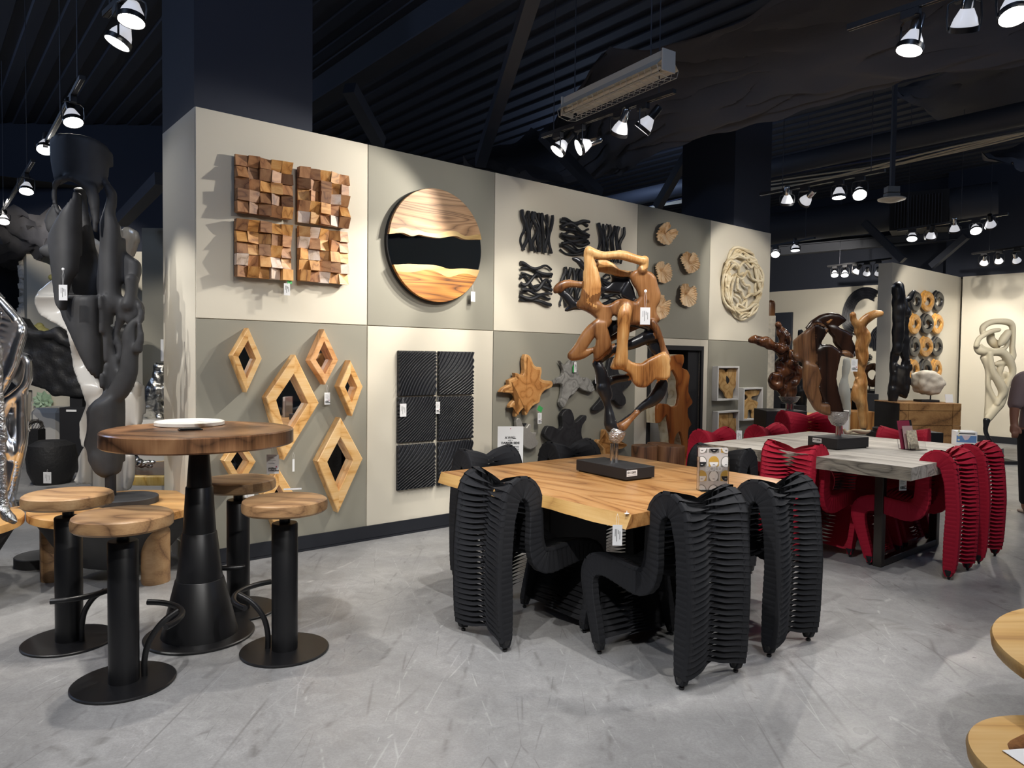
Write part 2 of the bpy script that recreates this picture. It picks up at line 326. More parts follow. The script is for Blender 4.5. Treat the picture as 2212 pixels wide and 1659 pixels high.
PR2 = Vector((8.504, 13.766, 0)); wallrun('wall_far_right', PR2-WN*0, -WN, 12, .2, 0, WH, M['cream'])
wallrun('trim_3', PR2+WN*.3, -WN, 12.3, .2, WH, 5.3, M['navy'])
struct('baseboard_right', MB().box(0, 12, -.012, 0, 0, .12).obj('b', M['basebd'], loc=PR2, rz=math.atan2(-WN.y, -WN.x)))
PB = Vector((6.088, 17.243, 0))-Vector((.64, -.768, 0))*4; wb = wallrun('wall_back', PB, -WN, 9, .2, 0, WH, M['cream']); wallrun('trim_4', PB+WD*.01, -WN, 9, .2, WH, 5.3, M['navy'])
a_ = Vector((6.776, 16.465, 0)); MB().box(-.006, .006, -.004, .01, 0, WH).obj('panel_joint', M['greige'], loc=a_, rz=math.atan2(-WN.y, -WN.x))['kind'] = 'structure'
D.objects['panel_joint'].name = 'trim_5'
# shell far away and behind the camera
struct('wall_left', MB().box(-9.2, -9, -7, 24, 0, 5.3).obj('w', M['navy'])); struct('wall_rear', MB().box(-13, 16, -6.2, -6, 0, 5.3).obj('w', M['greige']))
struct('wall_end', MB().box(-13, 16, 22, 22.2, 0, 5.3).obj('w', M['navy'])); struct('wall_side', MB().box(15, 15.2, -7, 24, 0, 5.3).obj('w', M['greige']))
# ceiling: corrugated deck
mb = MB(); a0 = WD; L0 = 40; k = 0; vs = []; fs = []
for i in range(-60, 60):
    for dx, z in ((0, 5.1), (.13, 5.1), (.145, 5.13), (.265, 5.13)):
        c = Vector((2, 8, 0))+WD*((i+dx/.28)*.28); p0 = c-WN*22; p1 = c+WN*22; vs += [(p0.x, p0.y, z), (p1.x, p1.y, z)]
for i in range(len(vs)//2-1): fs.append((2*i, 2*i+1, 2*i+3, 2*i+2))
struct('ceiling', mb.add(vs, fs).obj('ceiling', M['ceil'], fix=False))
# ---------------- woods ----------------
W_bar = wood('walnut_round', ['3A271A', '6A4A32', '8A6445', '9E7855'], scale=3.2, axis='Z', kind='RINGS', rough=.28, stretch=.6, K=9, line=.7, off=(.08, -.06, 0))
W_seat = wood('acacia_seat', ['5E452F', '8A6848', 'A9845C', 'BB9970'], scale=7, axis='X', dist=2, rough=.42, stretch=.35, rnd=.14, K=7, line=.4)
W_top = wood('acacia_slab', ['4E2F18', '966538', 'B5834E', 'C99C68'], scale=5, axis='X', dist=3, rough=.3, stretch=.22, K=11, line=.35)
W_sap = wood('pale_sapwood', ['9A6F3C', 'C79C5C', 'D8B47A'], scale=5, axis='X', dist=.8, rough=.5, stretch=.15)
W_grey = wood('grey_weathered_wood', ['5C5650', '8C867D', 'B4AEA4', 'CFC9C0'], scale=9, axis='X', dist=.8, rough=.6, stretch=.06, bump=.4, fine=.4)
W_gside = wood('grey_bark_side', ['4A443C', '7C756A', 'A09888'], scale=10, axis='X', dist=2, rough=.8, stretch=.4, bump=.6)
W_art = wood('pale_teak', ['A9743C', 'CD9B5C', 'E0B87E', 'E9CD9C'], scale=3.5, axis='Z', dist=2.2, rough=.4, stretch=.3, nz=2.5, rnd=.06)
# ---------------- bar table ----------------
def disc_profile(r, z0, z1, b=.01): return [(r-b, z0), (r, z0+b), (r, z1-b), (r-b, z1)]
BT = Vector((-1.60, 3.70, 0))
t = thing('bar_table', 'tall round bar table, thick walnut top on a stepped black cone pedestal', 'table', BT)
MB().lathe([(.30, .992), (.445, .992), (.455, 1.0), (.455, 1.064), (.449, 1.07), (.3, 1.07)], 64, squash=lambda a: 1+.012*math.sin(3*a+1)+.006*math.sin(7*a)).obj('tabletop', W_bar, t)
for r0, z0, r1, z1 in ((.186, .014, .118, .30), (.112, .30, .084, .54), (.080, .54, .066, .775), (.061, .775, .046, .992)):
    MB().lathe([(r0, z0), (r1, z1-.004), (r1-.003, z1), (r1-.02, z1)], 40).obj('pedestal_section', M['black'], t)
MB().lathe([(.262, 0), (.268, .004), (.268, .010), (.262, .014)], 48).obj('base_plate', M['black'], t)
# ---------------- bar stools ----------------
def stool_parts(t, ang, span, hz=.28):
    MB().lathe([(.206, 0), (.211, .003), (.211, .009), (.206, .012)], 48).obj('base_plate', M['black'], t)
    MB().lathe([(.062, .012), (.062, .628), (.058, .634), (.026, .634)], 32).obj('column', M['black'], t)
    MB().lathe([(.026, .63), (.026, .695)], 20).obj('neck', M['black'], t)
    MB().lathe([(.15, .69), (.187, .69), (.197, .70), (.199, .725), (.195, .745), (.185, .752), (.12, .754)], 56, squash=lambda a: 1+.02*math.sin(2*a+.7)+.008*math.sin(5*a)).obj('seat', W_seat, t, rz=None)
    pol = lambda r, a, z: (r*math.cos(a), r*math.sin(a), z)
    MB().tube([pol(.235, ang+span*(i/16-.5), hz) for i in range(17)], .0135, 10).obj('footrest', M['black'], t)
    P = smooth_line([pol(.082, ang, .012), pol(.083, ang, .09), pol(.105, ang, .17), pol(.16, ang, .24), pol(.225, ang, hz)], 5)
    MB().tube(P, .0135, 10).obj('footrest_post', M['black'], t)
R = math.radians
for (x, y), ang, span, z, lab in (((-1.695, 3.144), 37, 112, .28, 'wooden-seated bar stool nearest the camera, in front of the bar table'),
    ((-2.213, 3.598), -18, 118, .28, 'wooden-seated bar stool left of the bar table, its seat partly behind the nearest stool'),
    ((-1.103, 3.515), -178, 115, .28, 'wooden-seated bar stool right of the bar table, a tag lying on its seat'),
    ((-1.541, 4.071), -120, 118, .31, 'wooden-seated bar stool behind the bar table, close to the wall of diamond mirrors')):
    t = thing('bar_stool', lab, 'stool', (x, y, 0), 0, 'bar stools around the tall table'); stool_parts(t, R(ang), R(span), z)
# ---------------- webbing dining chairs ----------------
prof = [(.003, .022, .019), (.005, .05, .030), (0, .13, .040), (-.004, .28, .043), (-.008, .45, .041), (.004, .62, .040), (.018, .70, .043), (.036, .77, .050), (.09, .808, .054), (.146, .77, .049), (.167, .70, .042), (.171, .60, .043), (.175, .51, .048), (.203, .44, .056), (.262, .417, .064), (.38, .435, .060), (.475, .447, .056), (.548, .425, .052), (.577, .37, .048), (.566, .29, .040), (.536, .19, .034), (.50, .07, .028), (.492, .022, .018)]
def chair_path(n=6):
    q = smooth_line([Vector(p) for p in prof], n); return q
def halfw(y, z): return .174+.14*max(y, 0)*(1-.25*min(z/.5, 1))
def resample(q, step):
    L = [0]
    for a, b in zip(q, q[1:]): L.append(L[-1]+(b.xy-a.xy).length)
    m = round(L[-1]/step); out = []; j = 0
    for i in range(m+1):
        t = L[-1]*i/m
        while j < len(L)-2 and L[j+1] < t: j += 1
        out.append(q[j].lerp(q[j+1], (t-L[j])/max(L[j+1]-L[j], 1e-9)))
    return out
PITCH = .0285
def side_frame(sx):
    q = resample(chair_path(), PITCH/3); m = len(q); vs = []; fs = []; sec = [(-1, -.9), (-1, .88), (-.86, 1), (.86, 1), (1, .88), (1, -.9), (.86, -1), (-.86, -1)]; n = 8
    for i, p in enumerate(q):
        a, b = q[max(i-1, 0)], q[min(i+1, m-1)]; tn = (b.xy-a.xy).normalized(); nr = Vector((-tn.y, tn.x))    # outward (rear/up/front side)
        w_ = halfw(p.x, p.y); k = (1, .955, .99)[i % 3] if 4 < i < m-4 else 1
        r = p.z*k; tw = .021*k if 3 < i < m-3 else .017
        for sa, sb in sec: c = p.xy+nr*sb*r; vs.append((sx*w_+sa*tw, c.x, c.y))
    for i in range(m-1):
        for j in range(n): fs.append((i*n+j, i*n+(j+1) % n, (i+1)*n+(j+1) % n, (i+1)*n+j))
    fs += [list(range(n))[::-1], [(m-1)*n+j for j in range(n)]]
    return MB().add(vs, fs, False)
def strap_mesh():
    # unit strap: x -1..1, local y = outward from the frame, local z = along the frame path
    vs = []; fs = []; hw = PITCH*.62
    for side in (-1, 1):
        xs = [-1, -.99, -.93, -.8, -.66, -.52, -.38, -.25, -.13, -.02, .08, .17, .25]; b = len(vs)
        for x in xs:
            ax = min(abs(x), 1); c = max(0, 1-ax/.94); tw = R(3)+R(66)*c**.75; sag = -.05*(1-min(1, ax/.94)**1.35)
            wf = 1 if x < -.3 else max(.03, 1-(x+.3)/.55); top = hw; lo = top-2*hw*wf
            for s_ in (top, lo):
                vs.append((x*-side, sag+.003-(.016 if x < -.995 else 0)-(s_-0)*math.sin(tw)*.85+.002, s_*math.cos(tw)*1.3+PITCH*.25*side*min(1, c*4)))
        for i in range(len(xs)-1): fs.append((b+2*i, b+2*i+2, b+2*i+3, b+2*i+1))
    return MB().add(vs, fs, True).mesh('strap')
CH = {}
def make_chair(kind, label, group):
    fab = M['bfab'] if kind == 'black' else M['rfab']
    t = thing('dining_chair', label, 'chair', (0, 0, 0), 0, group)
    if 'frame' not in CH: CH['strap'] = strap_mesh(); CH['frame'] = 1
    for s in (-1, 1): side_frame(s).obj('side_frame', fab, t)
    sm = CH['strap'].copy(); sm.materials.append(fab); sm['x'] = 1
    q = resample(chair_path(), PITCH); m = len(q)
    for i, p in enumerate(q):
        if i < 2 or i > m-3: continue
        a, b = q[i-1], q[i+1]; tn = (b.xy-a.xy).normalized(); nr = Vector((-tn.y, tn.x)); c = p.xy+nr*p.z*1.0
        w_ = halfw(p.x, p.y)+.0215; o = D.objects.new('strap', sm); COL.objects.link(o); o.parent = t
        X = Vector((w_, 0, 0)); Y = Vector((0, nr.x, nr.y)); Z = Vector((0, tn.x, tn.y))
        o.matrix_local = Matrix(((X.x, Y.x, Z.x, 0), (0, Y.y, Z.y, c.x), (0, Y.z, Z.z, c.y), (0, 0, 0, 1)))
    for s in (-1, 1):
        for p, w_ in ((Vector((.004, 0)), halfw(0, 0)), (Vector((.493, 0)), halfw(.49, 0))):
            MB().lathe([(.009, 0), (.012, .004), (.012, .012), (.005, .014), (.005, .022), (.017, .026), (.026, .05), (.026, .06)] if kind == 'black' else [(.007, 0), (.010, .012), (.022, .028), (.030, .060), (.030, .066)], 12, T=Matrix.Translation((s*w_, p.x, 0))).obj('foot', M['black' if kind == 'black' else 'blackm'], t)
    return t
def put(first, x, y, face, label, group, used=[]):
    # x, y = middle of the rear feet ; face = direction in degrees
    rz = R(face)-PI/2
    if first.name not in used: used.append(first.name); first.location = (x, y, 0); first.rotation_euler = (0, 0, rz); first['label'] = label; first['group'] = group; return first
    return dup(first, (x, y, 0), rz, label, group)
yd = math.degrees(YAW)
ch = make_chair('black', 'x', 'x'); g1 = 'black webbing chairs at the brown table'
put(ch, -.135, 3.667, yd, 'black webbing dining chair at the left end of the brown table, seen from behind', g1)
put(ch, .913, 3.231, 122, 'black webbing dining chair nearest the camera, backed towards us at the brown table corner', g1)
put(ch, 1.42, 3.61, 127, 'black webbing dining chair right beside the nearest one, rightmost at the brown table', g1)
put(ch, -.22, 4.82, yd-90, 'black webbing dining chair across the brown table, nearest the ribbed black wall tiles', g1)
put(ch, .36, 5.28, yd-90, 'black webbing dining chair across the brown table, below the dark root slice on the wall', g1)
put(ch, 1.53, 5.03, yd+180, 'black webbing dining chair behind the leaflet holder, at the far end of the brown table', g1)
rc = make_chair('red', 'x', 'x'); g2 = 'red webbing chairs at the grey table'
put(rc, 2.0, 5.22, yd, 'red webbing dining chair at the left end of the grey table, its back towards us', g2)
put(rc, 3.084, 4.925, 130, 'red webbing dining chair with its whole S-shaped side in view, front right of grey table', g2)
put(rc, 3.54, 5.32, 130, 'rightmost red webbing dining chair, half hidden behind the one with its side in view', g2)
put(rc, 1.70, 6.36, yd-90, 'red webbing dining chair across the grey table with a white tag on its back', g2)
put(rc, 2.34, 6.86, yd-90, 'red webbing dining chair across the grey table between the tagged one and the wide one', g2)
put(rc, 3.62, 6.62, yd+190, 'red webbing dining chair at the far right end of the grey table behind the leaflets', g2)
x_ = put(rc, 3.02, 7.55, -72, 'wide red webbing chair standing tallest behind the grey table near the black pedestal', g2); x_.scale = (1.55, 1.1, 1.1)
# ---------------- dining tables ----------------
def rotz(p, a=YAW): return Matrix.Translation(p) @ Matrix.Rotation(a, 4, 'Z')
# brown slab: local x = along -WN (grain), local y = along WD
def slab_table(org, lx, ly, zt, th, name, label, mt, ms, live, legs):
    t = thing(name, label, 'table', (*org, 0), YAW-PI/2)
    nx, ny = 46, 24; vs = []; fs = []; random.seed(4)
    def edge(x, s): return live*(noise.noise(Vector((x*2.1, s*7, 1)))*1.3+.5*noise.noise(Vector((x*6, s*9, 2))))
    low = live*.9
    def pt(i, j, top):
        x = lx*i/nx; e0 = edge(x, 0)-(0 if top else low*(1+.6*math.sin(x*5))); e1 = edge(x, 1)+(0 if top else low)
        return (x, e0+(ly+e1-e0)*j/ny, zt if top else zt-th)
    for top in (1, 0):
        for i in range(nx+1):
            for j in range(ny+1): vs.append(pt(i, j, top))
    n1 = (nx+1)*(ny+1); I = lambda i, j, k: k*n1+i*(ny+1)+j
    tf = [(I(i, j, 0), I(i+1, j, 0), I(i+1, j+1, 0), I(i, j+1, 0)) for i in range(nx) for j in range(ny)]
    bf = [(I(i, j, 1), I(i, j+1, 1), I(i+1, j+1, 1), I(i+1, j, 1)) for i in range(nx) for j in range(ny)]
    sf = [(I(i, j, 0), I(i, j, 1), I(i+1, j, 1), I(i+1, j, 0)) for j in (0, ny) for i in range(nx)]
    ef = [(I(i, j, 0), I(i, j+1, 0), I(i, j+1, 1), I(i, j, 1)) for i in (0, nx) for j in range(ny)]
    mb = MB(); mb.add(vs, tf+bf+ef); mb.m = 1; b = len(mb.v); mb.f += [list(f) for f in sf]; mb.sm += [False]*len(sf); mb.mi += [1]*len(sf)
    mb.obj('tabletop', [mt, ms], t)
    for l in legs: l(t)
    return t
def bleg(x, y):
    def f(t): MB().rbox(x-.03, x+.03, y-.25, y+.25, 0, .70, .004).obj('leg', M['black'], t)
    return f
DSTEEL = mat('dark_bronze_steel', (.10, .09, .08), .35, .9)
org = Vector((-.42, 4.336))
t1 = slab_table(org, 1.49, 1.46, .762, .062, 'dining_table', 'square live-edge table of honey brown wood on black legs, a root sculpture on it', W_top, W_sap, .025,
    [bleg(.42, .73), bleg(1.07, .73), lambda t: MB().rbox(.42, 1.07, .70, .76, .05, .10).obj('stretcher', M['black'], t)])
t2 = slab_table(Vector((1.535, 5.832)), 1.6, 1.75, .782, .085, 'dining_table', 'grey weathered wood dining table with red chairs round it', W_grey, W_gside, .012,
    [lambda t, x=x: MB().rbox(x-.03, x+.03, .35, .41, 0, .70).rbox(x-.03, x+.03, 1.34, 1.40, 0, .70).rbox(x-.03, x+.03, .41, 1.34, 0, .05).rbox(x-.03, x+.03, .41, 1.34, .65, .70).obj('leg', DSTEEL, t) for x in (.35, 1.25)])
# ---------------- writing ----------------
def text(body, size, mat_, parent, T, name='lettering', align='CENTER', depth=.0004, bold=0):
    cu = D.curves.new('t', 'FONT'); cu.body = body; cu.size = size; cu.align_x = align; cu.extrude = depth; cu.offset = bold; cu.resolution_u = 2
    o = D.objects.new('t', cu); COL.objects.link(o); C.view_layer.update()
    me = D.meshes.new_from_object(o.evaluated_get(C.evaluated_depsgraph_get())); D.objects.remove(o); D.curves.remove(cu)
    me.transform(T); me.materials.clear(); me.materials.append(mat_); me.name = name
    return link(D.objects.new(name, me), parent)
STAND = Matrix.Rotation(PI/2, 4, 'X')        # text upright, reading from -y
def T3(x, y, z): return Matrix.Translation((x, y, z)) @ STAND
def tagcard(p, rz, label, w_=.045, h=.085, brand=False, string=.05, mirror=False, lines=True, group='price tags on the pieces', pin=None):
    # p = world position of the card's top centre
    t = thing('price_tag', label, 'price tag', p, rz, group)
    cd = MB().box(-w_/2, w_/2, 0, .001, -h, 0).obj('card', M['paper'], t)
    mb = MB()
    if lines:
        if brand:
            for i in range(5): mb.box(-w_*.36, w_*(.05+.1*((i*7) % 3)), -.0008, 0, -h*(.14+.08*i)-.0012, -h*(.14+.08*i))
        else:
            for i, (a, b) in enumerate(((.2, .55), (.2, .8), (.25, .45), (.3, .7))): mb.box(-w_*.25+w_*.16*i, -w_*.25+w_*.16*i+.0022, -.0008, 0, -h*b, -h*a)
        mb.obj('print', M['ink'], cd)
    if brand:
        text('phillips', w_*.23, M['ink'], cd, T3(-w_*.36, -.0008, -h*.76), align='LEFT', bold=.0004); text('collection', w_*.23, M['ink'], cd, T3(-w_*.36, -.0008, -h*.87), align='LEFT', bold=.0004)
        MB().lathe([(.0034, 0), (.0034, .0008)], 10, T=T3(w_*.3, -.0004, -h*.64)).obj('balloon_emblem', M['pink'], cd)
    if string: MB().tube([(-.003, 0, 0), (-.006, .002, string*.6), (0, .004, string)], .0006, 5).tube([(.003, 0, 0), (.006, .002, string*.6), (0, .004, string)], .0006, 5).obj('string', M['paper'], t)
    if pin: MB().lathe([(.001, 0), (.009, 0), (.009, .003), (.003, .005)], 12, T=Matrix.Translation((0, .004, string)) @ Matrix.Rotation(PI/2, 4, 'X')).obj('pin', M['paper'], t)
    return t
def wtag(px, py, off, label, **k):      # tag against the long wall at a pixel
    s_, z_ = WS(px, py, off); return tagcard(WP(s_, z_, off), YAW, label, **k)
# ---------------- wood block mosaics ----------------
random.seed(11)
W_b1 = wood('block_brown', ['4A2E1E', '8A5C3A', 'A5754C', 'B98A60'], scale=16, axis='Z', dist=2, rough=.5, stretch=.4, rnd=.28, K=5)
W_b2 = wood('block_amber', ['6E431F', 'AC7438', 'C8904E', 'DDAE70'], scale=16, axis='Z', dist=2, rough=.5, stretch=.4, rnd=.2, K=5)
W_b3 = wood('block_pale', ['A88E78', 'D2BBA6', 'E4D2C4', 'EEE2D8'], scale=14, axis='Z', dist=2, rough=.5, stretch=.4, rnd=.1, K=4)
bms = []
for k in range(10):
    h = [random.uniform(.022, .07) for _ in range(4)]; q = .0385; j = lambda: random.uniform(-.003, .003)
    # front corners tilt: bottom-left, bottom-right, top-right, top-left
    vs = [(-q, 0, -q), (q, 0, -q), (q, 0, q), (-q, 0, q), (-q+j(), -h[0], -q+j()), (q+j(), -h[1], -q+j()), (q+j(), -h[2], q+j()), (-q+j(), -(h[0]+h[2]-h[1]) if h[0]+h[2]-h[1] > .015 else -.02, q+j())]
    bms.append(vs)
def blockmesh(k, m_):
    mb = MB().add(bms[k], [(4, 5, 6, 7), (0, 4, 7, 3), (1, 2, 6, 5), (0, 1, 5, 4), (3, 7, 6, 2)]); me = mb.mesh('block'); me.materials.append(m_); return me
BM = {(k, i): blockmesh(k, m_) for k in range(10) for i, m_ in enumerate((W_b1, W_b2, W_b3))}
for k, (s0, z0, lab, wts) in enumerate(((.245, 2.422, 'dark brown wood block mosaic, upper left of the four on the wall', (.8, .14, .06)), (.69, 2.412, 'wood block mosaic, upper right of the four, mostly brown with pale end blocks', (.62, .28, .1)),
        (.243, 1.985, 'wood block mosaic, lower left of the four, with a tag at its corner', (.35, .5, .15)), (.69, 1.990, 'amber wood block mosaic, lower right of the four, with many whitish blocks', (.3, .45, .25)))):
    t = thing('block_mosaic', lab, 'wall art', WP(s0+.198, z0, 0), YAW, 'four wood block mosaics')
    MB().box(-.19, .19, -.028, 0, .01, .385).obj('backing', M['blackm'], t)
    for i in range(5):
        for j in range(5):
            o = D.objects.new('block', BM[(random.randrange(10), random.choices((0, 1, 2), wts)[0])]); COL.objects.link(o); o.parent = t
            o.location = (-.158+.079*i, -.028, .04+.079*j); o.rotation_euler = (0, random.randrange(4)*PI/2, 0)
wtag(620, 612, .09, 'white price tag with a green card hanging below the lower left block mosaic', string=.03)
s_, z_ = WS(626, 598, .085); tag(MB().box(-.02, .02, 0, .001, -.05, 0).obj('green_card', M['green'], loc=WP(s_, z_, .085), rz=YAW+.3), 'small green card hanging at the corner of the lower left block mosaic', 'card')
# ---------------- round mirror between wood halves ----------------
cs, cz, Rm = 1.893, 2.372, .468
t = thing('round_mirror', 'round wall mirror with a band of glass between two live-edge wood halves', 'mirror', WP(cs, cz, 0), YAW)
MB().lathe([(Rm, 0), (Rm, .034), (Rm-.004, .036)], 72, T=Matrix.Rotation(PI/2, 4, 'X')).obj('rim', M['blackm'], t)
MB().lathe([(Rm-.01, .0), (Rm-.01, .041)], 72, T=Matrix.Rotation(PI/2, 4, 'X')).obj('mirror_glass', M['mirror'], t)
W_ru = wood('mirror_wood_upper', ['5A4028', '96704C', 'B88E64', 'CCA880'], scale=9, axis='X', dist=3, rough=.55, stretch=.1, K=16, line=.5)
W_rl = wood('mirror_wood_lower', ['4A2C14', '9A6028', 'BE803A', 'CC9450'], scale=9, axis='X', dist=3, rough=.55, stretch=.1, K=16, line=.5, off=(3, 0, 1.7))
rr = Rm-.004
def halfdisc(pts, sgn):
    a0 = math.atan2(pts[-1][1], pts[-1][0]); a1 = math.atan2(pts[0][1], pts[0][0])
    if sgn > 0: arc = [(rr*math.cos(a0+(a1-a0)*i/40), rr*math.sin(a0+(a1-a0)*i/40)) for i in range(1, 40)]
    else:
        a1 -= 2*PI if a1 > 0 else 0; a0_ = a0; arc = [(rr*math.cos(a0_+(a1-a0_)*i/40), rr*math.sin(a0_+(a1-a0_)*i/40)) for i in range(1, 40)]
    return pts+arc
def edgepts(px):
    o = []
    for x, y in px:
        s_, z_ = WS(x, y, .06); o.append((s_-cs, z_-cz))
    return [tuple(v) for v in smooth_line([Vector(p) for p in o], 4)]
up = edgepts([(842, 505), (870, 503), (890, 510), (905, 507), (925, 511), (948, 514), (965, 512), (985, 510), (1005, 517), (1037, 517)])
def onrim(p, k=1): 
    x = max(-rr, min(rr, p[0])); return (x, math.copysign(math.sqrt(max(rr*rr-p[1]**2, 0)), p[0])) if 0 else (math.copysign(math.sqrt(max(rr*rr-p[1]**2, 0)), p[0]), p[1])
up = [onrim(up[0])]+up[1:-1]+[onrim(up[-1])]
MB().prism(halfdisc(up, 1), -.062, -.036, b=.003).obj('wood_half', W_ru, t)['label'] = 'upper wood half with dark wavy grain'
lo = edgepts([(852, 572), (880, 570), (905, 571), (930, 572), (950, 575), (970, 581), (1000, 580), (1034, 583)]); lo = [onrim(lo[0])]+lo[1:-1]+[onrim(lo[-1])]
MB().prism(halfdisc(lo, -1), -.062, -.036, b=.003).obj('wood_half', W_rl, t)['label'] = 'lower wood half, orange with a pale edge'
# pale live edges
def edgeband(line, dz):
    v = [(x, -.0625, z) for x, z in line]+[(x, -.0625, z+dz*(1+.25*math.sin(x*17))) for x, z in line]; n = len(line); q = []
    for x, y, z in v:
        r_ = math.hypot(x, z); k = min(1, (rr-.003)/r_); q.append((x*k, y, z*k))
    return MB().add(q, [(i, i+1, n+i+1, n+i) for i in range(n-1)])
edgeband(up, .038).obj('sapwood_edge', wood('cream_edge', ['A9834C', 'C8A668', 'D6B884'], scale=8, axis='X', stretch=.12, K=6), t)
edgeband(lo, -.055).obj('sapwood_edge', D.materials['cream_edge'], t)
wtag(1022, 630, .05, 'white price tag hanging at the lower right of the round mirror', string=.06, lines=False)
# ---------------- diamond mirrors ----------------
def diamond(px, iw, lab, m_, inner=None, off=.085):
    P = [WS(x, y, off) if isinstance(x, int) else (x, y) for x, y in px]; cx_ = sum(p[0] for p in P)/len(P); cz_ = sum(p[1] for p in P)/len(P); t = thing('diamond_mirror', lab, 'mirror', WP(cx_, cz_, 0), YAW, 'seven diamond mirrors')
    ol = [(a-cx_, b-cz_) for a, b in P]; n = len(ol)
    if sum(ol[i][0]*ol[(i+1) % n][1]-ol[(i+1) % n][0]*ol[i][1] for i in range(n)) < 0: ol = ol[::-1]
    inn = [(x*iw, z*iw) for x, z in ol]
    for i in range(n):
        a, b, c, d = ol[i], ol[(i+1) % n], inn[(i+1) % n], inn[i]; bv = .006
        def sh(p, q, k): return (p[0]+(q[0]-p[0])*k, p[1]+(q[1]-p[1])*k)
        a2, b2, c2, d2 = sh(a, d, .08), sh(b, c, .08), sh(c, b, .05), sh(d, a, .05)
        vs = [(*a, 0), (*b, 0), (*c, 0), (*d, 0), (*a, off-bv), (*b, off-bv), (*c, off-bv), (*d, off-bv), (*a2, off), (*b2, off), (*c2, off), (*d2, off)]
        vs = [(x, -y, z) for x, z, y in vs]
        MB().add(vs, [(8, 9, 10, 11), (0, 1, 5, 4), (4, 5, 9, 8), (2, 3, 7, 6), (6, 7, 11, 10), (0, 4, 8, 11, 7, 3), (1, 2, 6, 10, 9, 5), (0, 3, 2, 1)]).obj('frame_side', m_, t)
    MB().add([(x, -.022, z) for x, z in inn], [list(range(n))]).obj('mirror_glass', M['mirror'], t)
    return t
W_d1 = wood('diamond_pale', ['A8783F', 'D29C5A', 'E3B679', 'EDCB98'], scale=7, axis='X', dist=2, rough=.4, stretch=.5, K=7, line=.4, rnd=.08)
W_d2 = wood('diamond_brown', ['8A5630', 'B9824E', 'D09C68', 'DDB184'], scale=7, axis='X', dist=2, rough=.4, stretch=.5, K=7, line=.4, rnd=.1)
diamond([(537, 708), (566, 775), (533, 848), (502, 768)], .58, 'small diamond mirror at the upper left, below the block mosaics', W_d1)
diamond([(638, 766), (689, 871), (614, 994), (575, 859)], .6, 'large diamond mirror directly right of the bar tabletop', W_d1)
diamond([(700, 711), (731, 778), (703, 831), (670, 779)], .58, 'small reddish brown diamond mirror at the top, right of the large one', W_d2)
diamond([(757, 778), (784, 835), (761, 899), (733, 835)], .5, 'small pale diamond mirror nearest the right edge of the grey panel', W_d1)
diamond([(736, 902), (784, 991), (731, 1108), (686, 997)], .56, 'big diamond mirror with black reflection, above the rightmost bar stool', W_d1)
diamond([(518, 945), (553, 997), (518, 1055), (484, 996)], .56, 'small diamond mirror seen under the bar tabletop above a stool', W_d1)
diamond([(602, 1012), (645, 1082), (598, 1150), (568, 1070)], .45, 'small diamond mirror mostly hidden behind the right bar stool', W_d1)
wtag(707, 848, .03, 'white price tag with small print between the diamond mirrors', w_=.045, h=.09, brand=True, string=.06)
tagcard(at(589, 982, 3.75), .1, 'large pale price tag hanging from the edge of the bar tabletop', w_=.062, h=.10, brand=True, string=.05)
wtag(634, 992, .05, 'white price tag seen edge-on below the large diamond mirror', w_=.016, h=.09, lines=False, string=.05)
tag(MB().rbox(-.035, .035, -.006, 0, -.057, .057).box(-.012, .012, -.008, -.006, .008, .035).box(-.012, .012, -.008, -.006, -.035, -.008).obj('wall_outlet', M['paper'], loc=WP(*WS(538, 1065), 0), rz=YAW), 'white wall outlet low on the grey panel behind the bar stool', 'outlet')
# ---------------- ribbed black tiles ----------------
M['tile'] = mat('black_carved_wood', (.016, .017, .02), .36, bump=.1, bscale=40)
def wavetile(seed, phx):
    n = 112; S_ = .368; vs = []; fs = []
    for i in range(n+1):
        for j in range(n+1):
            x = S_*i/n; z = S_*j/n; u = x*.85-z*.75+.045*math.sin(z*9+phx)+.03*math.sin(x*7+seed*2); f = math.sin(u*2*PI/.0275)
            e = min(i, n-i, j, n-j); d = .026+.0105*(abs(f)**.8*(1 if f > 0 else -1)); d = d if e > 0 else .012
            vs.append((x-S_/2, -d, z-S_/2))
    I = lambda i, j: i*(n+1)+j
    for i in range(n):
        for j in range(n): fs.append((I(i, j), I(i+1, j), I(i+1, j+1), I(i, j+1)))
    mb = MB().add(vs, fs, True); h = S_/2-.002; mb.box(-h, h, -.013, 0, -h, h); me = mb.mesh('ribbed_tile'); me.materials.append(M['tile']); return me
for k, (s_, z_, ang, lab) in enumerate(((1.73, 1.318, 0, 'ribbed black wall tile, top left of six'), (2.118, 1.318, 3, 'ribbed black wall tile, top right of six'), (1.727, .94, 2, 'ribbed black wall tile, middle left of six, with a tag'), (2.118, .934, 1, 'ribbed black wall tile, middle right of six, with a narrow tag'), (1.727, .551, 2.6, 'ribbed black wall tile, bottom left of six'), (2.118, .551, 3.4, 'ribbed black wall tile, bottom right of six, partly behind a chair'))):
    o = D.objects.new('ribbed_tile', wavetile(k, ang)); COL.objects.link(o); o.location = WP(s_, z_); o.rotation_euler = (0, 0, YAW); tag(o, lab, 'wall tile', 'six ribbed black tiles')
    if k % 2: o.scale = (1, 1, 1)
wtag(871, 872, .04, 'white price tag on the middle left ribbed black tile', w_=.06, h=.105); wtag(946, 868, .04, 'white price tag on the middle right ribbed black tile', w_=.042, h=.10, brand=True)
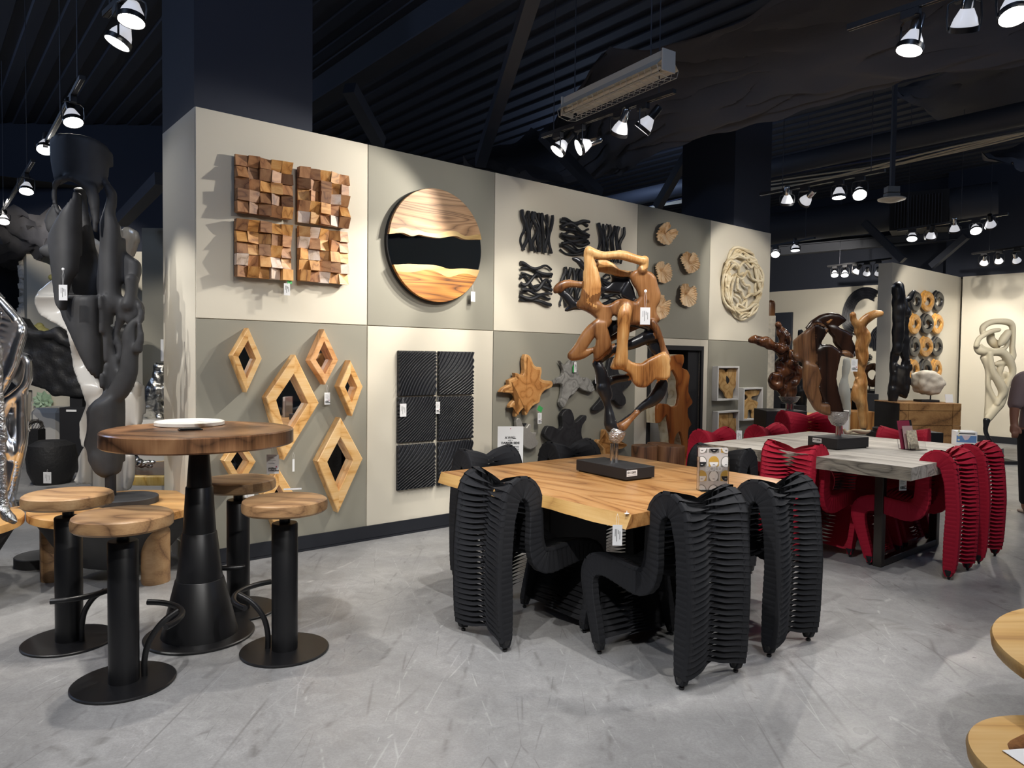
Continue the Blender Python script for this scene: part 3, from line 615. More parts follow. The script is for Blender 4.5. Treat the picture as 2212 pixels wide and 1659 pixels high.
# ---------------- black branch panels ----------------
M['twig'] = mat('black_branch', (.010, .011, .014), .5, bump=.2, bscale=50)
def branch_panel(s0, s1, z0, z1, kind, seed, lab, n=11):
    random.seed(seed); t = thing('branch_panel', lab, 'wall art', WP((s0+s1)/2, (z0+z1)/2, 0), YAW, 'black branch panels'); W_, H_ = (s1-s0)/2, (z1-z0)/2
    for k in range(n):
        a0 = -1+2*(k+.5)/n; pts = []; rad = []; ph = random.uniform(0, 6); am = random.uniform(.05, .15); fr = random.uniform(2.5, 5); sl = random.uniform(-.12, .12)
        if kind == 'L' and 2 < k < n-3: am *= 2.4
        for i in range(13):
            u = -1+i/6; v = a0+am*math.sin(fr*u+ph)+sl*u; v = max(-1, min(1, v)); y = -.022-.014*math.sin(u*3+k*1.7)-.008*(k % 3); r = .0145+.004*math.sin(k*2+u*2)
            pts.append((v*W_, y, u*H_) if kind == 'V' else (u*W_, y, v*H_)); rad.append(r)
        MB().tube([tuple(v) for v in smooth_line([Vector(p) for p in pts], 2)], [rad[min(i//2, 12)] for i in range(25)], 7).obj('branch', M['twig'], t)
g = 'black branch panels'
branch_panel(2.83, 3.2, 2.44, 2.80, 'V', 1, 'black branch panel of upright sticks, top left of its group'); branch_panel(3.32, 3.69, 2.46, 2.80, 'H', 2, 'black branch panel of wavy horizontal sticks, top row second'); branch_panel(3.83, 4.2, 2.44, 2.81, 'V', 3, 'black branch panel of upright sticks above the root sculpture, top row third', 8)
branch_panel(2.82, 3.2, 1.96, 2.32, 'L', 4, 'black branch panel with open loops, lower left of its group', 9); branch_panel(3.33, 3.68, 1.955, 2.33, 'V', 5, 'black branch panel behind the left arm of the root sculpture'); branch_panel(3.9, 4.28, 1.95, 2.33, 'H', 6, 'black branch panel seen through the opening of the root sculpture')
# ---------------- lily-leaf carvings ----------------
W_leaf = wood('leaf_teak', ['B08656', 'DDB686', 'EBCDA4', 'F2DDBC'], scale=9, axis='N', dist=2, rough=.5, stretch=1, K=5, rnd=.08)
def leaf(px, rot, seed, lab):
    P = [WS(x, y, .05) for x, y in px]; s0, s1 = min(p[0] for p in P), max(p[0] for p in P); z0, z1 = min(p[1] for p in P), max(p[1] for p in P); random.seed(seed)
    nr, na = 8, 150; vs = []; fs = []; A, B = (s1-s0)/2, (z1-z0)/2; ca = R(rot)
    for i in range(nr+1):
        for j in range(na+1):
            u = j/na; a = ca+R(4)+u*(2*PI-R(8)); e = .86+.1*math.cos(2*(a-ca))+.035*math.sin(9*u*PI+seed)+.02*math.sin(23*u*PI); e *= (1+.08*math.exp(-((u-.5)/.13)**2))*(1-.45*math.exp(-(min(u, 1-u)/.035)**2))
            r_ = i/nr*e; x = A*r_*math.cos(a); z = B*r_*math.sin(a); vein = .007*math.sin(a*24+seed)*(.2+i/nr)
            d = .028+.03*(i/nr)**1.6+vein+.012*math.sin(3*a+seed)*(i/nr); vs.append((x, -d, z))
    I = lambda i, j: i*(na+1)+j
    for i in range(nr):
        for j in range(na): fs.append((I(i, j), I(i, j+1), I(i+1, j+1), I(i+1, j)))
    b = len(vs); vs += [(x*.96, y+.014, z*.96) for x, y, z in vs[:b]]; fs += [tuple(b+k for k in f[::-1]) for f in fs[:nr*na]]; fs += [(I(nr, j), I(nr, j+1), b+I(nr, j+1), b+I(nr, j)) for j in range(na)]
    fs += [(I(i, 0), I(i+1, 0), b+I(i+1, 0), b+I(i, 0)) for i in range(nr)]+[(I(i, na), b+I(i, na), b+I(i+1, na), I(i+1, na)) for i in range(nr)]
    tag(MB().add(vs, fs, True).obj('leaf_carving', W_leaf, loc=WP((s0+s1)/2, (z0+z1)/2), rz=YAW), lab, 'wall art', 'five carved wooden leaves')
leaf([(1418, 471), (1463, 536)], 50, 1, 'pale carved wooden leaf, topmost of the five'); leaf([(1467, 535), (1514, 593)], 95, 2, 'carved wooden leaf, upper one of the right column'); leaf([(1412, 557), (1455, 614)], 85, 3, 'yellowish carved wooden leaf left of the right column, above the tag')
leaf([(1463, 606), (1510, 664)], 80, 4, 'browner carved wooden leaf, lower one of the right column'); leaf([(1405, 632), (1452, 692)], 60, 5, 'carved wooden leaf lowest of the five, partly behind the root sculpture')
# ---------------- round root wreath ----------------
W_pale = wood('bleached_root', ['A68E66', 'D6C49E', 'E6D8B8', 'EFE4CA'], scale=10, axis='X', dist=2, rough=.6, K=5, bump=.15)
t = thing('root_wreath', 'large round wall piece woven of pale bleached roots', 'wall art', WP(6.392, 2.402, 0), YAW); random.seed(5)
for k in range(5):
    R0 = .415-.02*k; ph = k*1.3; pts = []
    for i in range(44):
        a = 2*PI*i/44; r_ = R0+.016*math.sin(7*a+ph)+.012*math.sin(4*a+ph*2); pts.append((r_*math.cos(a), -.03-.02*math.sin(5*a+ph), r_*1.03*math.sin(a)))
    MB().tube(pts, .017, 7, closed=True).obj('root_strand', W_pale, t)
S_ = [[(-.38, .2), (-.2, .33), (0, .3), (.15, .33), (.33, .2)], [(-.4, .05), (-.25, .2), (-.12, .17), (0, .26), (.12, .2), (.25, .26), (.38, .1)], [(-.38, -.08), (-.2, .08), (-.05, .05), (.05, .15), (.2, .07), (.4, .05)],
    [(-.05, .06), (.02, -.02), (.1, -.03), (.14, -.12), (.25, -.12), (.38, -.05)], [(-.14, .05), (-.16, -.08), (-.03, -.1), (.02, -.18), (.12, -.13), (.25, -.12)], [(-.2, .1), (-.25, -.1), (-.22, -.3), (-.1, -.38)], [(-.28, .1), (-.33, -.12), (-.28, -.28)],
    [(-.2, -.15), (-.1, -.2), (-.03, -.27), (.05, -.2), (.02, -.3), (-.1, -.26), (-.12, -.34), (.1, -.3), (.3, -.2)], [(-.1, -.4), (.05, -.36), (.12, -.4), (.2, -.3), (.35, -.25)], [(.25, .22), (.3, .05), (.36, -.1), (.3, -.25)], [(-.3, .25), (-.15, .2), (-.1, .1), (-.02, .12)], [(.02, .34), (.1, .27), (.25, .3)]]
for k, q in enumerate(S_):
    q = smooth_line([Vector((x, -.035-.015*((k+i) % 3), z)) for i, (x, z) in enumerate(q)], 5); MB().tube(q, .017, 7).obj('root_strand', W_pale, t)
# ---------------- star-shaped root slices ----------------
def c3(pts, sc=4.424, ox=1060, oy=720): return [(ox+x/sc, oy+y/sc) for x, y in pts]
def slab(px, off, th, name, label, cat, mats, inner=0, bev=.006, sm=2, group=None, base=0):
    P = [WS(x, y, off) for x, y in px]; cx_ = sum(p[0] for p in P)/len(P); cz_ = sum(p[1] for p in P)/len(P)
    ol = smooth_loop([(a-cx_, b-cz_) for a, b in P], sm); n = len(ol)
    if sum(ol[i][0]*ol[(i+1) % n][1]-ol[(i+1) % n][0]*ol[i][1] for i in range(n)) < 0: ol = ol[::-1]
    t = thing(name, label, cat, WP(cx_, cz_, 0), YAW, group)
    MB().prism(ol, -off, -off+th, b=bev).obj('slab', mats[0], t)
    if inner: MB().prism(inset(ol, inner), -off-.003, -off+.004).obj('heartwood', mats[1], t)
    for k in range(2): MB().rbox(-.02, .02, -off+th-.004, 0, -.05-.0*k+.1*k, -.02+.1*k, .002).obj('bracket', M['blackm'], t) if off-th > .004 else None
    return t
W_rim = wood('slice_rim', ['9A6A3A', 'C08E56', 'D0A26C'], scale=10, axis='N', stretch=1, K=5, bump=.1); W_heart = wood('slice_heart', ['7A4A22', 'A06A36', 'B57E46', 'C08C54'], scale=6, axis='N', stretch=1, K=8, line=.5)
W_sg = wood('slice_grey', ['4A4946', '86847F', 'A5A39D'], scale=8, axis='N', stretch=1, K=9, bump=.5, rough=.7); W_sk = wood('slice_black', [(.008, .008, .009), (.018, .018, .02), (.028, .028, .03)], scale=8, axis='N', stretch=1, K=9, bump=.3, rough=.6)
S1 = [(345,200),(385,225),(410,290),(440,320),(485,325),(490,380),(480,430),(520,450),(580,455),(598,485),(580,520),(520,545),(480,600),(470,660),(430,680),(400,700),(370,740),(345,785),(330,770),(325,715),(300,730),(275,760),(245,800),(240,770),(250,710),(185,712),(200,670),(245,620),(235,590),(215,575),(110,565),(105,550),(130,520),(180,490),(175,450),(240,420),(235,380),(265,385),(310,400),(325,350),(320,270),(330,215)]
S2 = [(665,262),(690,290),(720,300),(745,285),(770,255),(800,262),(830,300),(840,360),(850,400),(880,430),(920,420),(960,450),(985,500),(995,545),(960,565),(930,555),(890,545),(850,520),(830,540),(800,580),(760,600),(730,660),(700,710),(680,700),(665,660),(680,610),(690,540),(690,490),(650,480),(610,485),(620,450),(640,430),(690,400),(700,350),(680,300)]
S3 = [(1140,240),(1190,230),(1215,300),(1230,380),(1280,420),(1350,400),(1350,470),(1310,520),(1260,560),(1290,610),(1295,670),(1260,695),(1220,680),(1180,640),(1130,660),(1100,700),(1030,740),(985,740),(980,715),(1010,680),(1060,620),(1080,560),(1030,520),(1000,480),(1010,450),(1070,430),(1110,400),(1120,330)]
S4 = [(740,722),(775,735),(800,800),(810,850),(850,820),(890,785),(920,790),(915,830),(880,880),(870,950),(885,1010),(930,1040),(945,1080),(930,1110),(890,1120),(860,1080),(820,1050),(760,1090),(700,1110),(660,1080),(620,1080),(590,1040),(560,1020),(520,980),(520,940),(550,890),(600,890),(660,920),(690,890),(690,830),(680,790),(700,750)]
S5 = [(250,820),(280,815),(305,860),(315,890),(345,900),(370,865),(390,880),(380,930),(400,950),(440,950),(430,1000),(460,1040),(440,1080),(380,1110),(320,1080),(290,1030),(270,940),(248,880)]
S6 = [(1085,930),(1110,930),(1130,1000),(1150,1040),(1180,1060),(1230,1040),(1300,1060),(1305,1075),(1260,1105),(1220,1110),(1180,1130),(1160,1160),(1120,1200),(1085,1180),(1080,1110),(1030,1060),(1020,1040),(1035,1015),(1080,1020)]
gs = 'root slices on the grey panel'
slab(c3(S1), .075, .05, 'root_slice', 'brown star-shaped root slice, leftmost on its grey panel', 'wall art', (W_rim, W_heart), .028, group=gs)
slab(c3(S2), .06, .04, 'root_slice', 'weathered grey star-shaped root slice beside the brown one', 'wall art', (W_sg,), group=gs)
slab(c3(S3), .06, .04, 'root_slice', 'black root slice behind the root sculpture on the table', 'wall art', (W_sk,), group=gs)
slab(c3(S4), .075, .05, 'root_slice', 'large black root slice low on the wall above a black chair', 'wall art', (W_sk,), group=gs)
slab(c3(S5), .06, .04, 'root_slice', 'grey root slice half hidden behind the white sign card', 'wall art', (mat('silvered_wood', 'A09D96', .45, .3, bump=.6, bscale=20),), group=gs)
slab(c3(S6), .075, .05, 'root_slice', 'small brown root slice low on the wall behind the sculpture stem', 'wall art', (W_rim, W_heart), .022, group=gs)
wtag(1166, 892, .08, 'white price tag with green card under the brown star-shaped slice', w_=.05, h=.10, brand=True)
wtag(1243, 782, .08, 'white price tag hanging on the grey root slice', w_=.032, h=.10, brand=False); wtag(1289, 809, .08, 'white price tag left of the black root slice', w_=.038, h=.09, brand=True)
s_, z_ = WS(1239, 789, .078); tag(MB().box(-.012, .012, 0, .001, -.07, 0).obj('green_card', M['green'], loc=WP(s_, z_, .078), rz=YAW), 'green card beside the tag on the grey root slice', 'card')
s_, z_ = WS(1168, 878, .078); tag(MB().box(-.03, .03, 0, .001, -.05, 0, T=Matrix.Rotation(.5, 4, 'Y')).obj('green_card', M['green'], loc=WP(s_, z_, .082), rz=YAW), 'green card above the tag under the brown star-shaped slice', 'card')
# ---------------- framed wood slices ----------------
W_fr = wood('framed_slice', ['8A6434', 'B98C50', 'CEA468', 'DDBA82'], scale=7, axis='N', stretch=1, K=8, line=.5); M['wframe'] = mat('white_frame', 'E4E2DE', .5); M['gback'] = mat('frame_backing', '84827A', .8)
def framed(px, lab, polys, holes):
    P = [WS(x, y, .08) for x, y in px]; s0, s1, z0, z1 = P[0][0], P[1][0], P[1][1], P[0][1]; cx_, cz_ = (s0+s1)/2, (z0+z1)/2; A, B = (s1-s0)/2, (z1-z0)/2
    t = thing('shadow_box_frame', lab, 'framed art', WP(cx_, cz_, 0), YAW, 'white box frames with wood slices')
    for x0, x1, za, zb in ((-A, A, B-.022, B), (-A, A, -B, -B+.022), (-A, -A+.022, -B+.022, B-.022), (A-.022, A, -B+.022, B-.022)): MB().rbox(x0, x1, -.08, 0, za, zb, .002).obj('frame_side', M['wframe'], t)
    MB().box(-A+.02, A-.02, -.012, -.004, -B+.02, B-.02).obj('backing', M['gback'], t)
    a, b = A-.024, B-.024
    for p in polys: MB().prism(smooth_loop([(x*a, z*b) for x, z in p], 3), -.05, -.03, b=.004).obj('wood_slice', W_fr, t)
    for p in holes: MB().prism(smooth_loop([(x*a, z*b) for x, z in p], 3), -.0515, -.049).obj('knot_hole', M['blackm'], t)
framed([(1551, 791), (1596, 864)], 'white box frame holding a tapering wood slice with a knot hole, highest of three', [[(-1, .95), (-.3, .9), (0, .7), (.3, .95), (1, .95), (1, .3), (1, -.2), (.75, -.5), (.65, -1), (.2, -1), (0, -.9), (-.2, -.6), (-.6, -.3), (-.8, .1), (-1, .3)]], [[(0, .5), (.3, .2), (.1, -.05), (-.05, .2)]])
framed([(1607, 838), (1647, 906)], 'white box frame holding a T-shaped wood slice above a red chair', [[(-.9, .75), (-.3, .95), (.9, .95), (.8, .6), (.1, .5), (.1, .3), (.8, .1), (.7, -.3), (.9, -.9), (.2, -1), (.15, -.5), (-.3, -.45), (-.4, -1), (-.8, -.95), (-.95, -.3), (-.9, .15), (-.4, .35), (-.5, .6)]], [])
framed([(1551, 889), (1596, 962)], 'white box frame holding a fan-shaped wood slice, lowest of the three', [[(-1, .85), (0, .95), (.6, .95), (.7, .6), (1, .55), (1, -.3), (.6, -.5), (.3, -.3), (0, -.45), (-.4, -.6), (-1, -.7)]], [])
# ---------------- tall root slab in the doorway ----------------
W_root = wood('red_brown_root', ['5E2E12', '94501F', 'B06A30', 'C08448'], scale=4, axis='Z', stretch=.4, K=8, line=.5, rough=.35)
TR = [(1700,235),(1760,210),(1845,205),(1848,280),(1832,330),(1880,350),(1905,400),(1900,450),(1893,560),(1930,640),(1925,680),(1888,720),(1893,800),(1925,870),(1900,900),(1890,960),(1885,1080),(1880,1200),(1850,1200),(1840,1050),(1815,950),(1790,955),(1765,1000),(1750,1100),(1740,1200),(1720,1190),(1722,1040),(1716,960),(1708,900),(1695,820),(1680,780),(1640,840),(1595,860),(1590,770),(1597,680),(1640,672),(1700,680),(1730,702),(1780,690),(1792,640),(1800,590),(1788,520),(1790,450),(1765,390),(1740,350),(1715,370),(1700,330),(1688,280)]
def thick_slab(px, off, th, name, label, cat, m1, m2, dy=.012, sh=(-.008, 0)):
    P = [WS(x, y, off) for x, y in px]; cx_ = sum(p[0] for p in P)/len(P)
    ol = smooth_loop([(a-cx_, b) for a, b in P], 2); n = len(ol)
    if sum(ol[i][0]*ol[(i+1) % n][1]-ol[(i+1) % n][0]*ol[i][1] for i in range(n)) < 0: ol = ol[::-1]
    t = thing(name, label, cat, WP(cx_, 0, 0), YAW); MB().prism(ol, -off, -off+.03, b=.008).obj('polished_face', m1, t)
    MB().prism([(x+sh[0]+.012*noise.noise(Vector((x*30, z*30, 0))), z+sh[1]) for x, z in ol], -off+.028, -off+th).obj('bark_side', m2, t); return t
t = thick_slab([(1060+x/4.424, 720+y/4.424) for x, y in TR], .22, .14, 'standing_root_slab', 'tall red-brown root slab with pale bark standing in the dark doorway', 'sculpture', W_root, W_pale)
MB().box(.02, .34, -.22, -.08, 0, .40).obj('lower_root', W_root, t)
# ---------------- fused log stool by the doorway ----------------
W_log = wood('log_walnut', ['2E1E14', '5C3C26', '7E563A', '9A7250'], scale=5, axis='Z', stretch=.25, K=7, rough=.45)
t = thing('log_stump_seat', 'cluster of three fused walnut log rounds standing before the doorway', 'stool', (0, 0, 0), 0)
for (px, w_, Y) in ((1391, 56, 7.0), (1449, 60, 7.05), (1422, 50, 7.35)):
    c = at(px, 960, Y); r_ = w_/2*Y/F; zt = at(px, 962 if Y < 7.2 else 957, Y).z
    MB().lathe([(r_*.97, 0), (r_, .02), (r_, zt-.01), (r_*.97, zt)], 28, T=Matrix.Translation((c.x, c.y, 0)), squash=lambda a: 1+.04*math.sin(3*a+px)).obj('log', W_log, t)
# ---------------- sign card ----------------
p = at(1102, 1002, 6.2); t = thing('sign_card', 'white sign card headed A WALL with a DARKER SIDE, behind the black chairs', 'sign', (p.x, p.y, 0), .12)
zt = at(1102, 921, 6.2).z; w_ = 56*6.2/F/2
MB().box(-w_, w_, 0, .003, zt-.42, zt).obj('card', M['paper'], t); MB().rbox(-.12, .12, -.02, .12, 0, .006, .001).tube([(0, .012, 0), (0, .012, zt-.3)], .008, 8).obj('stand', M['acryl'], t)
text('A WALL', .026, M['ink'], t, T3(0, -.001, zt-.105), bold=.0012); text('with a', .018, M['ink'], t, T3(0, -.001, zt-.125)); text('DARKER SIDE', .026, M['ink'], t, T3(0, -.001, zt-.152), bold=.0012)
mb = MB()
for i in range(5): mb.box(-.07+.012*i, .075-.01*(i > 3), -.0008, 0, zt-.174-.014*i, zt-.170-.014*i)
mb.obj('small_print', M['ink'], t); MB().lathe([(.004, 0), (.004, .001)], 10, T=T3(0, -.0004, zt-.02)).obj('emblem', M['pink'], t)
# ---------------- carved and cast sculptures ----------------
from mathutils.kdtree import KDTree
class Body:
    # a sculpture traced at its own distance: rounded strokes and bent plates, fused into one skin
    def __init__(s, Y, sc=1, ox=0, oy=0): s.Y = Y; s.sc = sc; s.ox = ox; s.oy = oy; s.mb = MB(); s.smp = []
    def frame(s, sc, ox, oy): s.sc, s.ox, s.oy = sc, ox, oy; return s
    def P(s, x, y, dz=0): return at(s.ox+x/s.sc, s.oy+y/s.sc, s.Y+dz)
    def st(s, m_, dz, pts, flat=None, n=10):
        q = [(s.ox+p[0]/s.sc, s.oy+p[1]/s.sc, (p[3] if len(p) > 3 else dz), p[2]/s.sc) for p in pts]
        stroke(s.mb, q, s.Y, n=n, flat=(flat, Vector((0, 1, 0))) if flat else None)
        w = smooth_line([Vector((*at(p[0], p[1], s.Y+p[2]),)) for p in q], 5); s.smp += [(v, m_) for v in w]
        return s
    def pl(s, m_, dz, th, poly, warp=None):
        from mathutils.geometry import delaunay_2d_cdt
        P0 = [Vector((p[0], p[1])) for p in poly]; Z0 = [(p[2] if len(p) > 2 else 0) for p in poly]; h = max(9., 7*s.sc*.6); bd = []
        for i, p in enumerate(P0):
            q = P0[(i+1) % len(P0)]; m = max(1, int((q-p).length/h)); bd += [p.lerp(q, k/m) for k in range(m)]
        nb = len(bd)
        def inside(x, y):
            c = False
            for i in range(nb):
                a, b = bd[i], bd[i-1]
                if (a.y > y) != (b.y > y) and x < (b.x-a.x)*(y-a.y)/(b.y-a.y)+a.x: c = not c
            return c
        x0, x1, y0, y1 = min(v.x for v in bd), max(v.x for v in bd), min(v.y for v in bd), max(v.y for v in bd); h2 = max(h*1.3, (x1-x0)/22, (y1-y0)/40); g_ = []
        y = y0+h2/2
        while y < y1:
            x = x0+h2/2
            while x < x1:
                if inside(x, y): g_.append(Vector((x, y)))
                x += h2
            y += h2
        vo, eo, fo, *_ = delaunay_2d_cdt(bd+g_, [], [list(range(nb))], 1, 1e-4)
        f = [s.P(v.x, v.y, dz+(warp(v.x, v.y) if warp else 0)) for v in vo]; b = [v+Vector((0, th, 0)) for v in f]; n = len(f); cnt = {}
        for t in fo:
            for k in range(len(t)): e = (t[k], t[(k+1) % len(t)]); cnt[e] = 1
        rim = [e for e in cnt if (e[1], e[0]) not in cnt]
        fs = [tuple(t) for t in fo]+[tuple(n+i for i in t[::-1]) for t in fo]+[(e[0], n+e[0], n+e[1], e[1]) for e in rim]
        t_ = MB().add(f+b, fs); me = t_.mesh('p'); bm = bmesh.new(); bm.from_mesh(me); bmesh.ops.recalc_face_normals(bm, faces=bm.faces); s.mb.bm(bm); D.meshes.remove(me)
        s.smp += [(v, m_) for v in f]+[(v, m_) for v in b]
        return s
    def build(s, name, mats, parent=None, voxel=.01, smooth=6, lump=0, lscale=6, grow=.55):
        o = organic(name, s.mb, mats, voxel, smooth, parent, lump, lscale, grow=grow)
        if len(mats) > 1:
            kd = KDTree(len(s.smp))
            for i, (v, m_) in enumerate(s.smp): kd.insert(v, i)
            kd.balance()
            for p in o.data.polygons: p.material_index = s.smp[kd.find(p.center)[1]][1]
        return o
M['rblack'] = mat('burnished_black', (.014, .014, .016), .3, bump=.04, bscale=12); M['rubber'] = mat('charcoal_cast', (.034, .034, .036), .62, bump=.05, bscale=8, var=.25, vscale=5)
W_r1 = wood('root_orange', ['5A3216', 'A06A38', 'BE874C', 'D6AA70'], scale=7, axis='Z', stretch=.3, K=4, line=.6, rough=.36, fine=.4); W_r2 = wood('root_brown', ['2E1A0E', '5E3A20', '80542F', '9A6C42'], scale=7, axis='Z', stretch=.3, K=4, line=.6, rough=.34, fine=.4); W_r3 = wood('root_umber', ['24160D', '4A301E', '6A482E', '86603E'], scale=7, axis='Z', stretch=.3, K=4, rough=.4, fine=.4)
W_dark = wood('dark_polished_root', ['1C100A', '42281A', '6A4228', '8E6240'], scale=6, axis='Z', stretch=.5, K=5, rough=.18)
M['cup'] = mat('hammered_nickel', (.62, .61, .6), .25, 1, bump=1., bscale=110)
def box_base(L, N, Rr, z0, hgt, t, label_side, code):
    # black plinth from three measured foot points: left, near, right
    a = (N-L); b = (Rr-N); c = (L+Rr)/2; ax = a.normalized(); by = Vector((-ax.y, ax.x)); la, lb = a.length/2, abs(b.dot(by))/2
    ang = math.atan2(ax.y, ax.x); T = Matrix.Translation((c.x, c.y, z0)) @ Matrix.Rotation(ang, 4, 'Z')
    MB().rbox(-la+.012, la-.012, -lb+.012, lb-.012, 0, .008, .001, T=T).obj('recessed_foot', M['blackm'], t); MB().rbox(-la, la, -lb, lb, .008, hgt, .002, T=T).obj('plinth', M['blackm'], t)
    # label: on near end (+x side) or on long side (-y)
    if label_side == 'end': TT = T @ Matrix.Translation((la+.0006, -lb+.045, hgt*.62)) @ Matrix.Rotation(PI/2, 4, 'Z')
    else: TT = T @ Matrix.Translation((-la+.085, -lb-.0006, hgt*.68))
    MB().box(-.04, .04, -.0006, .0006, -.017, .017, T=TT).obj('label', M['paper'], t)
    text(code, .017, M['ink'], t, TT @ T3(-.036, -.001, -.002), align='LEFT', bold=.0003)
    MB().box(-.034, .034, -.0012, 0, -.011, -.0095, T=TT).obj('label_line', M['ink'], t)
    return Vector((c.x, c.y, z0+hgt))
# --- central root sculpture on the brown table
ZT = .762
t = thing('root_sculpture', 'tall looping orange and black root sculpture on a black plinth on the brown table', 'sculpture')
c = box_base(G(1246, 1018, ZT).xy, G(1354, 1041, ZT).xy, G(1412, 1033, ZT).xy, ZT, .072, t, 'end', 'ID112892')
MB().lathe([(.0115, 0), (.0115, .115)], 16, T=Matrix.Translation((c.x-.016, c.y, c.z))).lathe([(.0115, 0), (.0115, .115)], 16, T=Matrix.Translation((c.x+.012, c.y+.01, c.z))).obj('twin_stem', M['steel'], t)
Yc = c.y
B = Body(Yc, 4.879, 1190, 520)
B.st(0, -.02, [(400,110,42),(470,140,38),(560,160,34),(650,152,34),(750,152,36),(850,182,34),(930,205,36),(980,215,38)]); B.st(0, -.02, [(400,100,44),(402,180,46),(410,260,48),(420,330,70),(428,430,88),(428,520,94),(405,600,92),(385,650,70),(470,700,60)], flat=.5)
B.st(0, -.01, [(985,200,38),(985,260,35),(960,310,45)])
B.pl(1, -.01, .05, [(850,370),(900,330),(960,310),(1060,340),(1105,390),(1120,470),(1145,560),(1140,640),(1105,700),(1110,770),(1150,840),(1080,870),(930,860),(910,760),(900,680),(915,650),(955,590),(930,520),(880,440)])
B.pl(0, .07, .045, [(460,240),(540,200),(600,215),(660,250),(720,310),(800,325),(880,325),(840,360),(770,370),(700,360),(640,340),(560,320),(490,310)])
B.pl(2, .10, .05, [(640,345),(820,370),(830,430),(760,550),(690,540),(540,530),(535,510),(600,490),(650,440),(655,400)]); B.pl(2, .07, .04, [(820,420),(860,490),(905,640),(850,640),(750,580),(750,540)])
B.st(1, .02, [(470,240,30,.06),(430,260,40,0)]); B.st(1, .02, [(850,360,26,.08),(900,350,30,0)]); B.st(2, .05, [(540,520,26,.1),(500,520,30,.02)]); B.st(2, .04, [(890,640,25,.08),(920,660,30,.02)])
B.pl(1, -.02, .07, [(300,640),(340,600),(420,600),(500,640),(560,690),(640,680),(700,640),(770,622),(900,660),(915,760),(930,860),(830,870),(820,900),(710,900),(720,800),(690,770),(640,780),(625,830),(640,850),(600,900),(500,850),(500,810),(440,760),(370,720),(300,700)])
B.pl(2, .03, .05, [(570,800),(625,845),(710,850),(720,930),(660,970),(620,1000),(610,1060),(560,1000),(560,900)])
B.st(0, -.05, [(790,690,70,-.02),(775,780,60,-.05),(768,870,54),(765,950,54),(755,1050,52),(750,1150,52),(745,1220,54),(730,1290,60)])
B.st(1, -.01, [(500,880,50),(430,950,58),(370,1030,58),(320,1110,52),(260,1180,48),(222,1215,44)], flat=.7); B.st(1, 0, [(250,1215,40),(330,1195,38),(420,1160,22),(490,1135,20)])
B.pl(1, -.03, .05, [(480,880),(560,860),(600,960),(620,1030),(640,1090),(600,1150),(520,1220),(465,1260),(465,1180),(485,1100),(495,1040),(470,980)])
B.st(1, .08, [(600,1050,16),(700,1000,20),(820,930,25),(920,885,25)])
B.st(2, .03, [(480,1280,35),(560,1210,42),(640,1150,48),(720,1120,42),(830,1100,42),(930,1060,48),(1010,1020,55),(1080,1010,60)])
B.pl(2, .02, .05, [(1030,920),(1080,920),(1130,980),(1170,1080),(1178,1150),(1120,1200),(1060,1150),(1040,1100),(950,1050),(1000,970)])
B.st(1, -.01, [(1060,860,32),(1110,930,28),(1150,1020,22),(1180,1120,20),(1200,1190,28),(1215,1260,40)]); B.st(2, .02, [(840,880,18),(930,880,26),(1040,910,28)])
B.pl(0, -.05, .075, [(650,1340),(690,1240),(790,1250),(850,1290),(900,1305),(970,1310),(1050,1260),(1130,1220),(1190,1190),(1230,1250),(1255,1350),(1250,1430),(1215,1460),(1100,1450),(1050,1500),(1000,1535),(930,1530),(880,1480),(865,1430),(840,1390),(760,1345)])
B.st(2, .02, [(465,1290,28),(505,1330,44),(535,1400,50),(550,1500,55),(575,1600,58),(590,1640,52)]); B.st(2, .03, [(590,1490,40),(690,1455,30),(800,1440,30),(880,1400,34)])
B.st(2, .03, [(235,190,10),(290,210,20),(335,265,24),(385,300,30)]); B.st(1, .01, [(380,470,32),(270,460,30),(180,455,32),(110,480,36),(70,510,34),(45,530,18)], flat=.6)
B.st(2, .03, [(95,525,26),(170,590,38),(230,660,38),(310,690,34)]); B.st(2, .03, [(155,738,8),(200,710,18),(270,690,28)])
B.frame(4.424, 1060, 720)
B.st(2, .01, [(1065,520,48),(1085,580,40),(1108,650,32),(1125,720,30),(1135,800,40),(1150,880,50),(1190,925,40)]); B.st(2, .02, [(1640,455,42),(1625,520,55),(1590,590,58),(1535,650,46),(1450,700,28),(1360,780,22),(1290,840,32),(1230,895,38)], flat=.6)
B.st(1, 0, [(1255,895,36),(1320,840,18),(1400,760,10)])
B.build('root_body', [W_r1, W_r2, M['rblack']], t, voxel=.0075, smooth=6, lump=.005, lscale=9, grow=1.1)
cc = B.P(1205, 960); MB().lathe([(.004, -.058), (.03, -.05), (.046, -.02), (.05, .01), (.046, .028)], 22, T=Matrix.Translation(cc) @ Matrix.Rotation(.35, 4, 'Y')).obj('nickel_cup', M['cup'], t)
# tag on it
tagcard(at(1394, 664, Yc-.07), 0, 'white price tag on the right shoulder of the orange root sculpture', w_=.058, h=.10, string=.095, pin=True)
